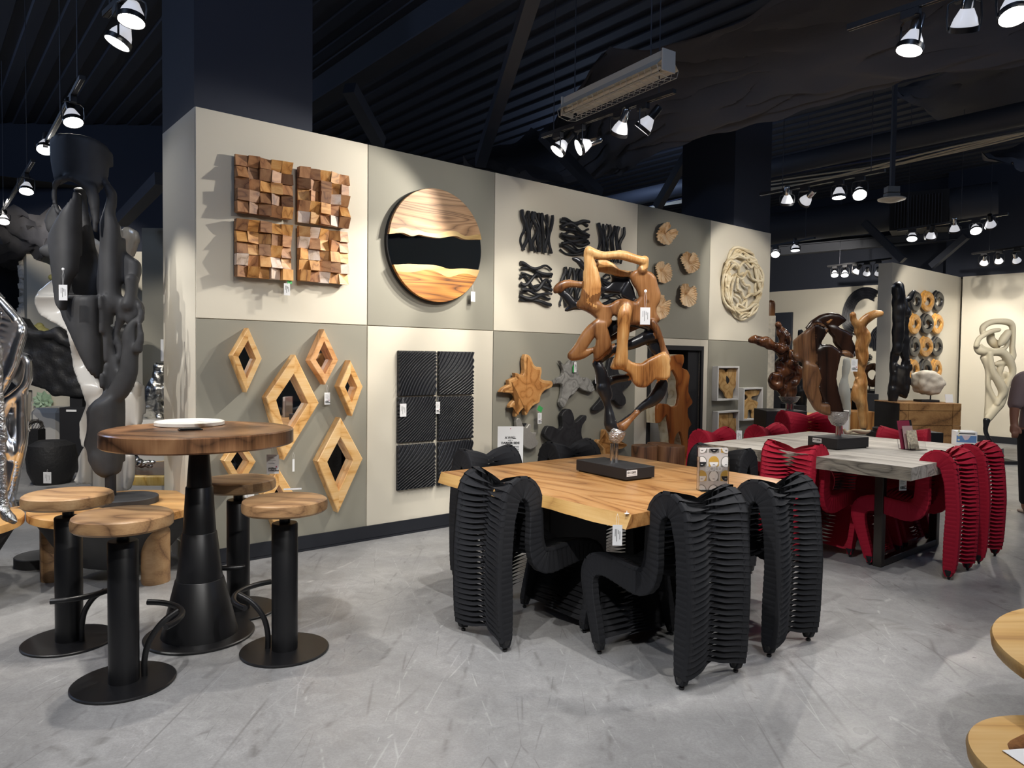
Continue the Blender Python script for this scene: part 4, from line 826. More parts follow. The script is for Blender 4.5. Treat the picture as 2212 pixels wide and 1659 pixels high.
# --- dark sculpture on the grey table
ZG = .782
t = thing('twisted_wood_sculpture', 'dark brown twisted horseshoe-shaped wood sculpture on a black plinth on the grey table', 'sculpture')
c = box_base(G(1755, 966, ZG).xy, G(1820, 974.5, ZG).xy, G(1865, 966, ZG).xy, ZG, .085, t, 'side', 'ID118908')
MB().lathe([(.022, 0), (.022, .14)], 20, T=Matrix.Translation((c.x, c.y, c.z))).obj('stem', M['steel'], t)
B = Body(c.y, 5.35, 1700, 650)
B.pl(1, 0, .04, [(90,460),(180,380),(280,310),(330,270),(380,255),(440,280),(490,340),(430,420),(380,520),(370,600),(360,700),(300,740),(220,730),(180,680),(100,650)], warp=lambda x, y: .03*math.sin(x*.02))
B.pl(2, .06, .05, [(220,330),(300,230),(400,165),(500,145),(600,155),(700,220),(640,260),(590,290),(560,320),(500,330),(450,280),(380,240),(300,290)])
B.pl(2, .05, .05, [(490,300),(590,310),(700,350),(760,400),(750,450),(790,520),(790,650),(740,640),(640,580),(590,520),(565,480),(560,420),(500,360)])
B.pl(2, .01, .07, [(270,340),(340,280),(480,330),(400,460),(370,540),(350,600),(310,480)]); B.pl(2, 0, .08, [(370,570),(420,510),(520,510),(600,560),(630,620),(600,750),(570,900),(590,1030),(640,1200),(660,1290),(640,1380),(600,1410),(560,1380),(500,1280),(430,1180),(370,1000),(400,900),(370,760)])
B.pl(1, -.04, .05, [(210,720),(350,740),(380,800),(405,900),(370,1000),(410,1140),(380,1200),(500,1200),(510,1330),(420,1300),(350,1260),(270,1130),(220,1000),(205,850)])
B.st(0, -.03, [(470,250,12),(515,215,10)]); B.st(1, 0, [(640,600,30),(700,610,32),(760,650,12)]); B.st(1, .02, [(100,640,20),(170,690,14),(190,680,8)])
B.build('wood_body', [W_r1, W_r3, wood('sculpt_dark', ['120A07', '2A1810', '3C2418'], scale=5, axis='Z', stretch=.5, K=5, rough=.3)], t, voxel=.01, smooth=6, lump=.006, lscale=8)
cc = B.P(590, 1350); MB().lathe([(.004, -.07), (.045, -.055), (.072, -.01), (.078, .05), (.07, .05), (.05, -.02), (.004, -.03)], 24, T=Matrix.Translation(cc)).obj('nickel_cup', M['cup'], t)
tagcard(at(1846, 776, c.y-.06), 0, 'white price tag hanging beside the dark horseshoe sculpture, before the brown column', w_=.05, h=.095, brand=True, string=.06)
# --- tall charcoal sculpture on the left
t = thing('swirling_sculpture', 'tall charcoal sculpture of flowing folds with a cup-shaped top, left of the wall', 'sculpture', (0, 0, 0))
Yl = 4.78; B = Body(Yl, 4.148, 60, 270)
B.pl(0, .02, .05, [(205,120),(260,80),(360,78),(480,95),(600,130),(700,200),(745,270),(735,330),(690,440),(650,520),(600,600),(545,580),(480,520),(390,475),(320,480),(255,520),(240,480),(212,340),(205,220)], warp=lambda x, y: .12*((x-470)/270)**2)
B.st(0, .02, [(250,520,20),(300,485,18),(380,478,18),(460,505,22),(530,560,28)]); B.st(0, .03, [(245,520,16),(238,600,14),(240,680,14),(265,760,16),(290,790,20)])
B.st(0, .02, [(570,560,45),(590,660,45),(600,760,36),(608,860,24),(605,950,12)], flat=.5)
B.pl(0, -.04, .07, [(410,590),(440,590),(470,690),(478,850),(470,970),(430,1150),(390,1320),(340,1380),(300,1500),(290,1659),(250,1600),(225,1400),(205,1200),(185,1060),(190,980),(240,870),(300,770),(370,680)], warp=lambda x, y: .08*((x-330)/140)**2)
B.pl(0, .1, .05, [(230,700),(170,790),(150,850),(160,920),(200,980),(300,900),(280,780)]); B.pl(0, .1, .05, [(180,1060),(95,1110),(110,1145),(180,1180),(240,1180),(230,1080)])
B.pl(0, .05, .05, [(670,470),(700,520),(770,610),(765,680),(745,800),(820,960),(845,1060),(830,1200),(800,1400),(800,1560),(720,1659),(640,1659),(625,1400),(640,1200),(655,1000),(650,870),(690,740),(715,640),(670,520)], warp=lambda x, y: .07*((x-730)/110)**2)
B.pl(0, .16, .05, [(400,560),(490,560),(500,760),(560,1000),(570,1100),(640,1250),(640,1500),(600,1659),(420,1659),(330,1500),(400,1250),(470,1000),(470,700)], warp=lambda x, y: .02*math.sin(y*.012))
B.pl(0, .12, .05, [(840,1130),(900,1180),(970,1220),(990,1290),(960,1400),(940,1500),(880,1450),(820,1300)]); B.st(0, .08, [(930,1380,50),(930,1500,40),(900,1620,50)])
B.frame(3.859, 60, 640)
B.pl(0, .02, .08, [(235,0),(600,0),(560,110),(600,200),(590,300),(620,440),(640,560),(610,650),(570,690),(530,660),(470,570),(420,460),(350,300),(300,190)], warp=lambda x, y: .1*((x-470)/150)**2-.02)
B.pl(0, .03, .06, [(590,0),(740,0),(730,90),(680,160),(660,260),(670,360),(700,470),(770,640),(740,760),(640,850),(615,780),(580,710),(640,560),(620,420),(590,260)], warp=lambda x, y: .04*math.sin(x*.02))
B.st(0, .1, [(780,60,60),(790,160,45),(755,240,28),(735,330,24),(765,420,30),(780,520,28)], flat=.6)
B.st(0, .03, [(920,60,24),(945,150,26),(935,190,30),(880,240,40),(850,320,55),(860,420,60),(850,520,66),(840,620,72),(800,720,80),(740,810,75),(660,860,50),(580,910,40),(520,955,28),(495,965,14)], flat=.5)
B.st(0, .0, [(930,210,14,.0),(940,330,26),(920,450,34)], flat=.5); B.pl(0, .08, .04, [(890,20),(940,60),(955,150),(890,200),(830,240),(820,180)])
B.pl(0, .0, .09, [(500,970),(600,890),(720,830),(840,720),(840,860),(800,990),(770,1080),(740,1180),(770,1290),(750,1340),(745,1440),(700,1490),(640,1500),(560,1460),(510,1380),(500,1290),(470,1240),(500,1120)], warp=lambda x, y: .07*((x-630)/130)**2-.03)
B.st(0, .02, [(620,1340,90),(640,1420,85),(660,1460,60)], flat=.8)
B.build('cast_body', [M['rubber']], t, voxel=.0125, smooth=14, grow=.9)
p0 = B.P(676, 1490); MB().lathe([(.034, .46), (.034, p0.z+.05)], 20, T=Matrix.Translation((p0.x, Yl+.02, 0))).obj('stem', M['blackm'], t); MB().lathe([(.19, .462), (.19, .50), (.185, .505)], 40, T=Matrix.Translation((p0.x+.12, Yl-.0, 0))).obj('base_disc', M['rubber'], t)
tagcard(at(136, 615, Yl-.12), 0, 'white price tag pinned to the tall charcoal sculpture', w_=.055, h=.10, string=.10, pin=True)
# --- glossy white sculpture behind it
t = thing('white_sculpture', 'glossy white flowing sculpture behind the tall charcoal one', 'sculpture', (0, 0, 0)); B = Body(5.5, 4.148, 60, 270)
B.pl(0, 0, .05, [(480,1010),(560,1000),(570,1150),(500,1120)]); B.pl(0, .1, .05, [(740,830),(800,900),(880,910),(960,950),(980,1010),(950,1100),(920,1180),(840,1130),(800,1000)], warp=lambda x, y: .05*math.sin(x*.03))
B.pl(0, .05, .05, [(240,1370),(160,1430),(90,1490),(60,1550),(75,1640),(140,1659),(260,1659),(330,1500)]); B.st(0, .15, [(560,1050,50),(700,1150,80),(860,1000,60)], flat=.6); B.st(0, .2, [(560,1050,60),(500,1250,80),(400,1450,90),(330,1600,90)], flat=.5)
B.frame(3.859, 60, 640)
B.pl(0, 0, .05, [(60,0),(240,0),(330,230),(420,460),(530,660),(610,770),(560,880),(500,930),(440,760),(380,620),(350,420),(320,280),(180,200),(90,150),(55,60)], warp=lambda x, y: .05*math.sin(y*.014))
B.pl(0, .03, .06, [(440,760),(560,700),(620,780),(620,900),(560,950),(500,1100),(520,1260),(440,1260),(430,1060),(490,900)]); B.st(0, .0, [(600,860,90),(620,1000,90),(640,1150,100),(640,1280,110)], flat=.5)
B.pl(0, .04, .06, [(890,710),(940,750),(960,830),(945,1070),(860,1080),(760,1110),(820,980),(870,850)], warp=lambda x, y: .04*math.sin(x*.04)); B.st(0, .05, [(860,860,70),(820,1000,80),(720,1180,90),(700,1300,90)], flat=.5)
B.pl(0, -.02, .07, [(470,1250),(520,1330),(640,1400),(740,1310),(850,1320),(875,1400),(860,1480),(820,1610),(720,1660),(560,1600),(470,1560),(400,1570),(385,1540),(430,1440),(420,1350)], warp=lambda x, y: .04*math.sin(x*.05))
o = B.build('cast_body', [M['white']], t, voxel=.014, smooth=7); zb = min(v.co.z for v in o.data.vertices); MB().lathe([(.17, 0), (.17, .02), (.03, .025), (.03, zb+.06)], 28, T=Matrix.Translation((B.P(640, 1500).x, 5.52, 0))).obj('foot', M['white'], t)
# --- chrome ribbon sculpture and chrome figure at the left edge
t = thing('chrome_ribbon_sculpture', 'mirror-chrome twisted ribbon sculpture at the left edge', 'sculpture', (0, 0, 0)); B = Body(4.62, 3.075, 0, 620)
B.pl(0, 0, .05, [(-150,-100),(-20,40),(40,130),(100,200),(140,250),(145,320),(110,430),(90,520),(40,620),(-20,720),(-150,700)], warp=lambda x, y: .1*math.sin(x*.02+y*.006))
B.st(0, -.02, [(-30,60,20),(50,150,24),(125,240,22),(135,330,20),(105,430,18),(85,520,20),(30,640,22),(-20,700,20)]); B.pl(0, .05, .05, [(110,440),(160,450),(185,500),(180,620),(150,690),(70,620)])
B.st(0, .0, [(130,450,16),(175,480,16),(180,560,18),(165,650,26),(110,710,30),(50,760,30),(15,830,30),(0,900,30),(20,990,30),(60,1080,30),(70,1140,20)]); B.pl(0, .04, .06, [(10,800),(100,720),(170,680),(185,760),(160,950),(120,1130),(90,1250),(60,1420),(30,1480),(-10,1400),(0,1150),(-20,950)], warp=lambda x, y: .06*math.sin(x*.035))
B.build('chrome_body', [mat('satin_chrome', (.8, .8, .81), .24, 1, bump=.1, bscale=14)], t, voxel=.012, smooth=8, grow=.9); pp = B.P(45, 1460); MB().lathe([(.15, .462), (.15, .475), (.02, .48), (.02, max(.5, pp.z))], 24, T=Matrix.Translation((pp.x-.03, 4.62, 0))).obj('foot', M['chrome'], t)
M['rough'] = mat('pitted_black_chrome', (.35, .35, .36), .25, 1, bump=1., bscale=70)
t = thing('metal_figure', 'leg and foot of a rough black chrome figure standing on the leftmost wooden tabletop', 'sculpture', (0, 0, 0)); B = Body(4.05, 3.075, 0, 620)
B.st(0, 0, [(-60,400,60),(-30,700,40),(-8,880,34),(5,980,34),(2,1100,28),(8,1250,26),(15,1400,28),(22,1480,34)]); B.st(0, -.03, [(20,1490,34),(50,1520,30),(85,1545,24),(95,1555,18)]); B.st(0, 0, [(-120,300,90),(-60,450,70)])
for k in range(4): B.st(0, -.05, [(60+8*k,1545,9,-.02-.012*k),(92+5*k,1568-3*k,8,-.03-.012*k)])
B.build('figure_body', [M['rough']], t, voxel=.008, smooth=4, lump=.006, lscale=35)
# ---------------- low round tables with a black bowl body ----------------
W_low = wood('acacia_bench', ['6A4424', 'B07E46', 'D09E60', 'DCAE72'], scale=4, axis='X', dist=3, rough=.35, stretch=.3, K=8, line=.5)
def bowl_table(p, r, lab, legs):
    t = thing('bowl_coffee_table', lab, 'table', p)
    MB().lathe([(r-.01, .405), (r, .41), (r, .455), (r-.008, .462)], 64).obj('tabletop', W_low, t)
    MB().lathe([(r*.34, .07), (r*.5, .10), (r*.74, .24), (r*.93, .404)], 56).obj('bowl', M['rubber'], t)
    for a in legs: MB().lathe([(.082, 0), (.085, .01), (.085, .40)], 28, T=Matrix.Translation((r*.72*math.cos(a), r*.72*math.sin(a), 0)), squash=lambda q: 1+.05*math.sin(3*q)).obj('log_leg', W_seat, t)
bowl_table((-2.58, 4.74, 0), .51, 'round wooden low table over a black bowl, behind the bar stools', (-2.75, -.5, 1.4))
bowl_table((-3.42, 4.17, 0), .50, 'round wooden low table at the left edge carrying the metal figure', (-.35, 1.8, 3.6))
tag(MB().lathe([(.16, 0), (.16, .06), (.155, .065)], 36).obj('floor_disc', M['rubber'], loc=(-3.22, 4.93, 0)), 'black disc lying on the floor between the two bowl tables', 'base')
# ---------------- things on the bar table ----------------
ZB = 1.07; p = G(410, 914, ZB+.01)
tag(MB().lathe([(.168, 0), (.175, .004), (.175, .02), (.165, .023), (.15, .015), (.02, .013)], 56).obj('stone_plate', mat('selenite', 'DEDBD2', .35, var=.06, vscale=12), loc=(p.x, p.y, ZB)), 'round white stone plate on the bar table', 'plate')
p2 = G(440, 912, ZB+.03); tag(MB().box(-.045, .045, -.024, .024, 0, .001, T=Matrix.Translation((0, 0, .0)) @ Matrix.Rotation(.12, 4, 'Y')).obj('price_tag', M['paper'], loc=(p2.x, p2.y, ZB+.033), rz=.5), 'white price tag lying on the round stone plate', 'price tag', 'price tags on the pieces')
p3 = G(411, 929, ZB); t = thing('glass_coaster_stack', 'small stack of dark glass coasters on the bar table before the plate', 'coaster', p3, .55)
MB().rbox(-.055, .055, -.03, .03, 0, .006, .001).obj('coaster', M['black'], t); MB().rbox(-.05, .045, -.032, .028, .006, .011, .001).obj('coaster', M['black'], t)
p4 = G(632, 1056, .758); tag(MB().box(-.045, .045, -.022, .022, 0, .0012).obj('price_tag', M['paper'], loc=(p4.x, p4.y, .757), rz=.3), 'white price tag lying on the seat of the right bar stool', 'price tag', 'price tags on the pieces')
# ---------------- leaflet holder with the BOLD brochures ----------------
pl, pr = G(1508, 1061, ZT), G(1570, 1057, ZT); mid = at(1540, 1061, pl.y+.02); mid = Vector((mid.x, pl.y+.03, ZT)); hw_ = 31*mid.y/F; hh = at(1540, 968, mid.y).z-ZT
t = thing('brochure_holder', 'clear acrylic holder with brochures titled BOLD on the brown table', 'leaflet holder', mid, .05)
MB().rbox(-hw_-.004, hw_+.004, -.022, -.019, 0, hh*.62, .0005).rbox(-hw_-.004, hw_+.004, .02, .023, 0, hh+.008, .0005).rbox(-hw_-.004, -hw_-.001, -.02, .02, 0, hh*.8, .0005).rbox(hw_+.001, hw_+.004, -.02, .02, 0, hh*.8, .0005).rbox(-hw_, hw_, -.05, .04, 0, .003, .0005).obj('acrylic_holder', M['acryl'], t)
bro = MB().box(-hw_, hw_, -.012, .015, .004, hh).obj('brochure', mat('brochure_grey', 'CFC8C4', .5), t); gold = mat('brochure_gold', 'C9A04A', .35); pal = mat('brochure_pale', 'F0ECE8', .4)
def oval(cx_, cz_, a, b, y, lo=None, n=20):
    pts = [(a*math.cos(2*PI*i/n), b*math.sin(2*PI*i/n)) for i in range(n)]
    if lo == 'top': pts = [q for q in pts if q[1] >= -1e-6]
    if lo == 'bot': pts = [q for q in pts if q[1] <= 1e-6]
    pts = [(max(-hw_, min(hw_, cx_+x)), max(.006, min(hh, cz_+z))) for x, z in pts]; return MB().prism(pts, y, y+.0006)
for r_ in range(4):
    for q in range(3):
        cx_ = (-hw_*.86, 0, hw_*.86)[q]; cz_ = hh*(1.02-.335*r_); k = (r_*3+q) % 4; a, b = hw_*.36, hh*.13
        dk = (r_, q) in ((0, 1), (1, 0), (2, 2)); gd = (r_, q) in ((1, 1), (2, 0), (2, 2), (0, 2))
        MB().box(max(-hw_, cx_-a), min(hw_, cx_+a), -.0128, -.012, max(.005, cz_-b*.9), min(hh, cz_)).obj('printed_arch', gold if gd else M['gback'], bro); oval(cx_, cz_, a*1.02, b*1.05, -.0134).obj('printed_arch', gold if gd else M['gback'], bro)
        oval(cx_, cz_-b*.05, a*.86, b*.95, -.014).obj('printed_face', pal, bro); oval(cx_, cz_-b*.02, a*.86, b*.92, -.0146, 'top').obj('printed_brow', gold if gd else pal, bro)
        if dk: oval(cx_, cz_-b*.03, a*.86, b*.9, -.0147, 'bot').obj('printed_beard', M['blackm'], bro)
        if r_ < 3: MB().box(cx_*.99-a*.2, cx_*.99+a*.2, -.0152, -.0148, cz_-b*.55, cz_-b*.45).obj('printed_mouth', M['ink'] if not dk else pal, bro)
text('BOLD', hh*.155, M['paper'], bro, T3(.0, -.0158, hh*.47), bold=.0018)
# ---------------- leaflets and print box on the grey table ----------------
p = G(1975, 972, ZG); t = thing('leaflet_stand', 'clear stand holding red and cream leaflets on the grey table', 'leaflet holder', p, .35)
Tt = Matrix.Rotation(-.22, 4, 'X'); wine = mat('wine_card', '8C3148', .5)
for k, (m_, w_, h_, dy) in enumerate(((wine, .06, .235, .05), (M['blackm'], .055, .24, .06), (mat('cream_leaflet', 'C9BFA8', .5, var=.3, vscale=60), .05, .15, -.01), (mat('rose_leaflet', 'B49A9A', .5), .05, .19, .02))):
    MB().box(-w_+(.03 if k == 1 else -.01), w_+(.03 if k == 1 else -.01), dy, dy+.006, .01, h_, T=Tt).obj('leaflet', m_, t)
MB().rbox(-.07, .09, -.03, -.027, 0, .06, .0005, T=Tt).rbox(-.07, .09, .075, .078, 0, .10, .0005, T=Tt).rbox(-.07, .09, -.04, .08, 0, .004, .0005).obj('acrylic_holder', M['acryl'], t)
p = G(2080, 985, ZG); p = Vector((at(2083, 975, 5.9).x, 5.9, ZG)); hb = at(2083, 931, 5.9).z-ZG
t = thing('print_box', 'white box with a blue printed panel on the grey table before the person', 'box', p, -.35)
MB().rbox(-.075, .075, -.06, .10, 0, hb, .002).obj('box', M['paper'], t); blue = mat('blue_print', '5F86B8', .5); MB().box(-.07, .07, -.0608, -.06, .03, hb*.72).obj('printed_panel', blue, t)
for i in range(3): MB().lathe([(.008, 0), (.008, .0008)], 12, T=T3(-.055, -.0608, .05+.035*i)).obj('printed_dot', mat('cream_dot', 'DED9B0', .5) if i == 0 else D.materials['cream_dot'], t)
MB().prism([(-.035, hb*.74), (.03, hb*.74), (.01, hb*.45), (0, .05), (-.012, hb*.4)], -.0614, -.0608).obj('printed_shape', mat('mauve_print', 'C9BDC6', .5), t); MB().box(-.055, .06, -.0614, -.0608, hb*.82, hb*.9).obj('printed_bar', M['ink'], t); text('Emc', .018, M['ink'], t, T3(.02, -.061, .008), bold=.0006)
MB().box(.0752, .0758, -.055, .09, .02, hb*.93).obj('side_print', mat('warm_print', 'D8CCC6', .5), t)
wt = G(1952, 1022, .70); tagcard(at(1951, 1032, 4.72), .2, 'white price tag hanging from the near corner of the grey table', w_=.055, h=.085, brand=True, string=.02)
tagcard(at(1334, 1134, 3.18), 0, 'white price tag on a string at the near corner of the brown table', w_=.043, h=.092, string=.05)
tag(MB().lathe([(.001, 0), (.011, .001), (.011, .003), (.002, .005), (.0015, .014)], 14).obj('tag_pin', M['paper'], loc=G(1354, 1110, ZT+.001)), 'white round tag pin at the near corner of the brown table', 'pin')
tagcard(at(1597, 930, 6.15), -.2, 'white price tag hanging on the red chair nearest the framed slices', w_=.045, h=.10, string=.02)
# ---------------- golden discs at the right edge ----------------
W_gold = wood('golden_slice', ['8E5E2C', 'C48F45', 'D9A553', 'E3B567'], scale=4, axis='N', stretch=1, K=3, rough=.3, line=.6)
def circ3(a, b, c):
    ax, ay, bx, by, cx, cy = a.x, a.y, b.x, b.y, c.x, c.y; d_ = 2*(ax*(by-cy)+bx*(cy-ay)+cx*(ay-by))
    ux = ((ax*ax+ay*ay)*(by-cy)+(bx*bx+by*by)*(cy-ay)+(cx*cx+cy*cy)*(ay-by))/d_; uy = ((ax*ax+ay*ay)*(cx-bx)+(bx*bx+by*by)*(ax-cx)+(cx*cx+cy*cy)*(bx-ax))/d_; return Vector((ux, uy)), math.hypot(ax-ux, ay-uy)
def edge_table(z, pts, th, lab, legs):
    q, r_ = circ3(*[G(x, y, z).xy for x, y in pts]); t = thing('wood_slice_table', lab, 'table', (q.x, q.y, 0))
    MB().lathe([(r_-.02, z-th), (r_-.004, z-th+.01), (r_, z-.012), (r_-.006, z)], 72).obj('tabletop', W_sap, t)
    MB().lathe([(r_*.62, z-.002), (r_*.62, z+.0012)], 48, squash=lambda a: 1+.06*math.sin(3*a+1)+.03*math.sin(8*a)).obj('heartwood', W_r2, t)
    for k in range(3): a = 2*PI*k/3+legs; MB().lathe([(.02, 0), (.02, z-th)], 16, T=Matrix.Translation((r_*.7*math.cos(a), r_*.7*math.sin(a), 0))).obj('leg', M['acryl'], t)
    return q, r_
edge_table(.52, [(2212, 1312), (2141, 1372), (2212, 1441)], .05, 'round golden wood slice tabletop at the right edge, the upper of two', 2.0)
q, r_ = edge_table(.36, [(2212, 1543), (2086, 1592), (2130, 1659)], .05, 'round golden wood slice tabletop at the lower right corner, dark heartwood', .6)
p = G(2200, 1640, .362); tag(MB().box(-.05, .08, -.06, .05, 0, .0012).obj('paper_card', M['paper'], loc=(p.x+.04, p.y, .363), rz=.15), 'white paper card on the golden tabletop in the lower right corner', 'card')
# ---------------- left background ----------------
def facebox(px0, px1, ytop, ybot, Y, dep, name, label, cat, m_, bev=.003, group=None, z0=None):
    a, b = at(px0, 800, Y), at(px1, 800, Y); zt = at((px0+px1)/2, ytop, Y).z; zb = at((px0+px1)/2, ybot, Y).z if z0 is None else z0
    return tag(MB().rbox(0, b.x-a.x, 0, dep, 0, zt-zb, bev).obj(name, m_, loc=(a.x, Y, zb)), label, cat, group)
a, b = at(60, 800, 11.7), at(300, 800, 11.7)
struct('wall_far_left', MB().box(a.x, b.x+2, 11.7, 12.0, 0, WH).box(a.x-.9, a.x, 12.0, 12.9, 0, .001).obj('w', M['cream']))
a0 = at(43, 800, 12.6); MB().add([(a.x, 11.7, 0), (a0.x, 12.6, 0), (a0.x, 12.6, WH), (a.x, 11.7, WH)], [(0, 1, 2, 3)]).obj('wall_return', M['cream'], D.objects['wall_far_left'])
struct('trim_6', MB().box(a0.x, b.x+2, 11.72, 12.6, WH, 5.3).obj('t', M['navy']))
a, b = at(308, 800, 9.5), at(420, 800, 9.5); struct('trim_7', MB().box(a.x, b.x, 9.5, 10.0, 0, WH).obj('t', M['greige'])); struct('trim_8', MB().box(a.x-.15, a.x-.001, 10, 10.2, 0, WH).obj('t', M['cream']))
facebox(347, 362, 733, 781, 9.48, .01, 'notice_card', 'white notice card on the narrow greige pillar at the left', 'card', M['paper'])
struct('wall_pale_left', MB().box(-9, at(46, 800, 14).x, 14, 14.2, 0, 2.55).obj('w', mat('pale_grey_wall', 'A9AAA8', .8)))
struct('trim_9', MB().add([G(-60, 372, 4.1), G(312, 420, 4.1), G(285, 441, 4.1), G(-60, 405, 4.1)], [(0, 1, 2, 3)]).obj('t', mat('grey_soffit', '6A675F', .8), fix=False))
M['coral'] = mat('coral_white', 'DDD5C8', .6)
random.seed(3)
for k, (y, r_) in enumerate(((600, 30), (670, 26), (745, 30))):
    c = at(50, y, 12.1); t = thing('coral_disc', ('upper', 'middle', 'lower')[k]+' white coral-like disc on the narrow cream wall at the left', 'wall art', c, 0, 'white coral discs')
    for i in range(16):
        a = random.uniform(0, 6.3); q = random.uniform(0, 1)**.5*r_*12.1/F; bm = bmesh.new(); bmesh.ops.create_icosphere(bm, subdivisions=1, radius=random.uniform(.05, .09)); MB().bm(bm, Matrix.Translation((.2*q*math.cos(a), -.4*q*math.cos(a), q*math.sin(a))), True).obj('coral_knob', M['coral'], t)
M['yel'] = mat('pale_yellow', 'D8CB7A', .5); t = thing('ball_cluster', 'cluster of pale yellow balls above the black root disc', 'wall art', at(90, 712, 11.69))
for dx, dz, r_ in ((-13, -4, 8), (-5, 2, 9), (3, -1, 10), (0, 7, 8), (12, -5, 9), (6, -6, 8)):
    bm = bmesh.new(); bmesh.ops.create_uvsphere(bm, u_segments=14, v_segments=8, radius=r_*11.6/F); MB().bm(bm, Matrix.Translation((dx*11.6/F, -.05, dz*11.6/F)), True).obj('ball', M['yel'], t)
bm = bmesh.new(); bmesh.ops.create_uvsphere(bm, u_segments=12, v_segments=8, radius=.045); tag(MB().bm(bm, None, True).obj('wall_ball', M['yel'], loc=at(111, 599, 11.6)), 'single pale yellow ball on the cream wall left of the charcoal sculpture', 'wall art')
M['succ'] = mat('celadon', 'A9C2A4', .45)
def succulent(px, py, Y, rpx, lab):
    t = thing('succulent_flower', lab, 'wall art', at(px, py, Y), 0, 'pale green succulent flowers'); R_ = rpx*Y/F
    for ring, (n, k, up_) in enumerate(((9, 1, .03), (7, .72, .07), (5, .42, .10))):
        for i in range(n):
            a = 2*PI*i/n+ring*.4; d_ = Vector((math.cos(a), 0, math.sin(a))); s_ = Vector((-math.sin(a), 0, math.cos(a))); c = Vector((0, -up_, 0)); w_ = R_*k*.36
            MB().add([c, c+d_*R_*k*.6+s_*w_, c+d_*R_*k+Vector((0, -.03, 0)), c+d_*R_*k*.6-s_*w_, c+d_*R_*k*.55+Vector((0, .02, 0))], [(0, 1, 4), (4, 1, 2), (0, 4, 3), (4, 2, 3), (0, 3, 2, 1)]).obj('petal', M['succ'], t)
succulent(97, 867, 11.69, 24, 'pale green succulent flower on the wall under the black root disc'); succulent(137, 722, 11.69, 17, 'pale green succulent flower at the right end of the black root disc')
t = thing('root_disc_sculpture', 'huge black wavy-topped half disc of charred wood on a black pedestal', 'sculpture'); B = Body(8.9, 4.365, 0, 520)
B.pl(0, 0, .16, [(150,722),(200,730),(240,800),(290,850),(350,862),(400,870),(460,885),(500,850),(540,815),(580,900),(640,980),(700,960),(800,900),(900,850),(1000,830),(1150,800),(1270,850),(1250,1050),(1180,1250),(1060,1360),(900,1440),(760,1465),(650,1470),(500,1440),(380,1390),(260,1330),(180,1250),(140,1100),(125,900)])
B.st(0, -.02, [(170,750,30),(220,830,30),(300,880,35),(400,890,30),(480,890,35),(550,850,35),(600,940,35),(700,960,30)]); B.build('charred_disc', [M['darkstone']], t, voxel=.03, smooth=3, lump=.03, lscale=9)
a, b = at(153, 800, 8.95), at(180, 800, 8.95); zt = at(165, 850, 8.95).z; zb = at(165, 881, 8.95).z; MB().rbox(a.x, b.x, 8.92, 9.02, zb, zt, .003).obj('post', M['blackm'], t)
facebox(127, 232, 881, 1045, 8.75, .5, 'pedestal', 'black square pedestal under the charred half disc', 'pedestal', M['blackm'], z0=0)
facebox(142, 164, 885, 889.5, 8.745, .004, 'pedestal_label', 'small white label strip on the front of the black pedestal', 'label', M['paper'], bev=.0005)
facebox(60, 128, 882, 1000, 9.6, .5, 'white_tub', 'white rounded tub table behind the black boulder stool', 'table', M['white'], bev=.06, z0=.0)
M['wire'] = mat('black_wire', (.05, .045, .04), .5); t = thing('wire_figure', 'dark woven wire figure sitting on a black block behind the boulder stool', 'sculpture', at(74, 922, 8.9)); random.seed(8)
for k in range(22):
    a, b_, c_ = random.uniform(0, 6), random.uniform(-1, 1), random.uniform(.07, .11); U = Vector((math.cos(a), b_, math.sin(a))).normalized(); V = U.orthogonal().normalized(); MB().tube([(U*math.cos(q*PI/6)+V*math.sin(q*PI/6))*c_ for q in range(12)], .0035, 4, closed=True).obj('wire_loop', M['wire'], t)
facebox(56, 80, 928, 985, 8.8, .15, 'black_block', 'rough black block under the woven wire figure', 'block', M['darkstone'], z0=.0)
c = G(86, 1050); r_ = 50*c.y/F; zt = at(86, 956, c.y).z
tag(MB().lathe([(r_*.72, 0), (r_*.95, zt*.3), (r_, zt*.6), (r_*.9, zt*.9), (r_*.55, zt)], 36, squash=lambda a: 1+.03*math.sin(3*a)).obj('boulder_stool', M['darkstone'], loc=(c.x, c.y+.2, 0)), 'round black boulder-shaped stool in front of the black pedestal', 'stool')
tagcard(at(102, 1020, c.y-.15), 0, 'white price tag at the foot of the black boulder stool', w_=.085, h=.12, string=.03); tagcard(at(48, 965, c.y-.15), 0, 'white price tag on the left shoulder of the black boulder stool', w_=.06, h=.1, string=.03)
c = G(230, 1030, .48); t = thing('acrylic_leg_table', 'live-edge gold-rimmed wood slice table on clear acrylic legs', 'table', (c.x, 6.75, 0)); r_ = 120*6.75/F; zt = at(230, 1008, 6.75).z
MB().lathe([(r_*.98, zt-.085), (r_, zt-.07), (r_, zt-.01), (r_*.98, zt)], 48, squash=lambda a: 1+.03*math.sin(5*a)).obj('rim', wood('gold_bark', ['8E6A2A', 'C8A455', 'E2C780'], scale=9, axis='Z', stretch=.4, K=5), t)
MB().lathe([(r_*.9, zt-.002), (r_*.9, zt+.002)], 48, squash=lambda a: 1+.03*math.sin(5*a)).obj('slice_top', wood('dark_slice', ['241710', '45301F', '5E4530'], scale=6, axis='N', stretch=1, K=8, rough=.3), t)
for q in range(4): MB().lathe([(.028, 0), (.028, zt-.085)], 16, T=Matrix.Translation((r_*.7*math.cos(q*PI/2+.6), r_*.7*math.sin(q*PI/2+.6), 0))).obj('leg', M['acryl'], t)
t = thing('ruffled_metal_bird', 'ruffled antique silver ornament lying on the acrylic-legged table', 'ornament'); B = Body(6.6, 5.267, 220, 880)
for k in range(9): B.st(0, 0, [(340+20*k,590+8*k,34-k,.02*math.sin(k)),(380+22*k,640+3*k,22)])
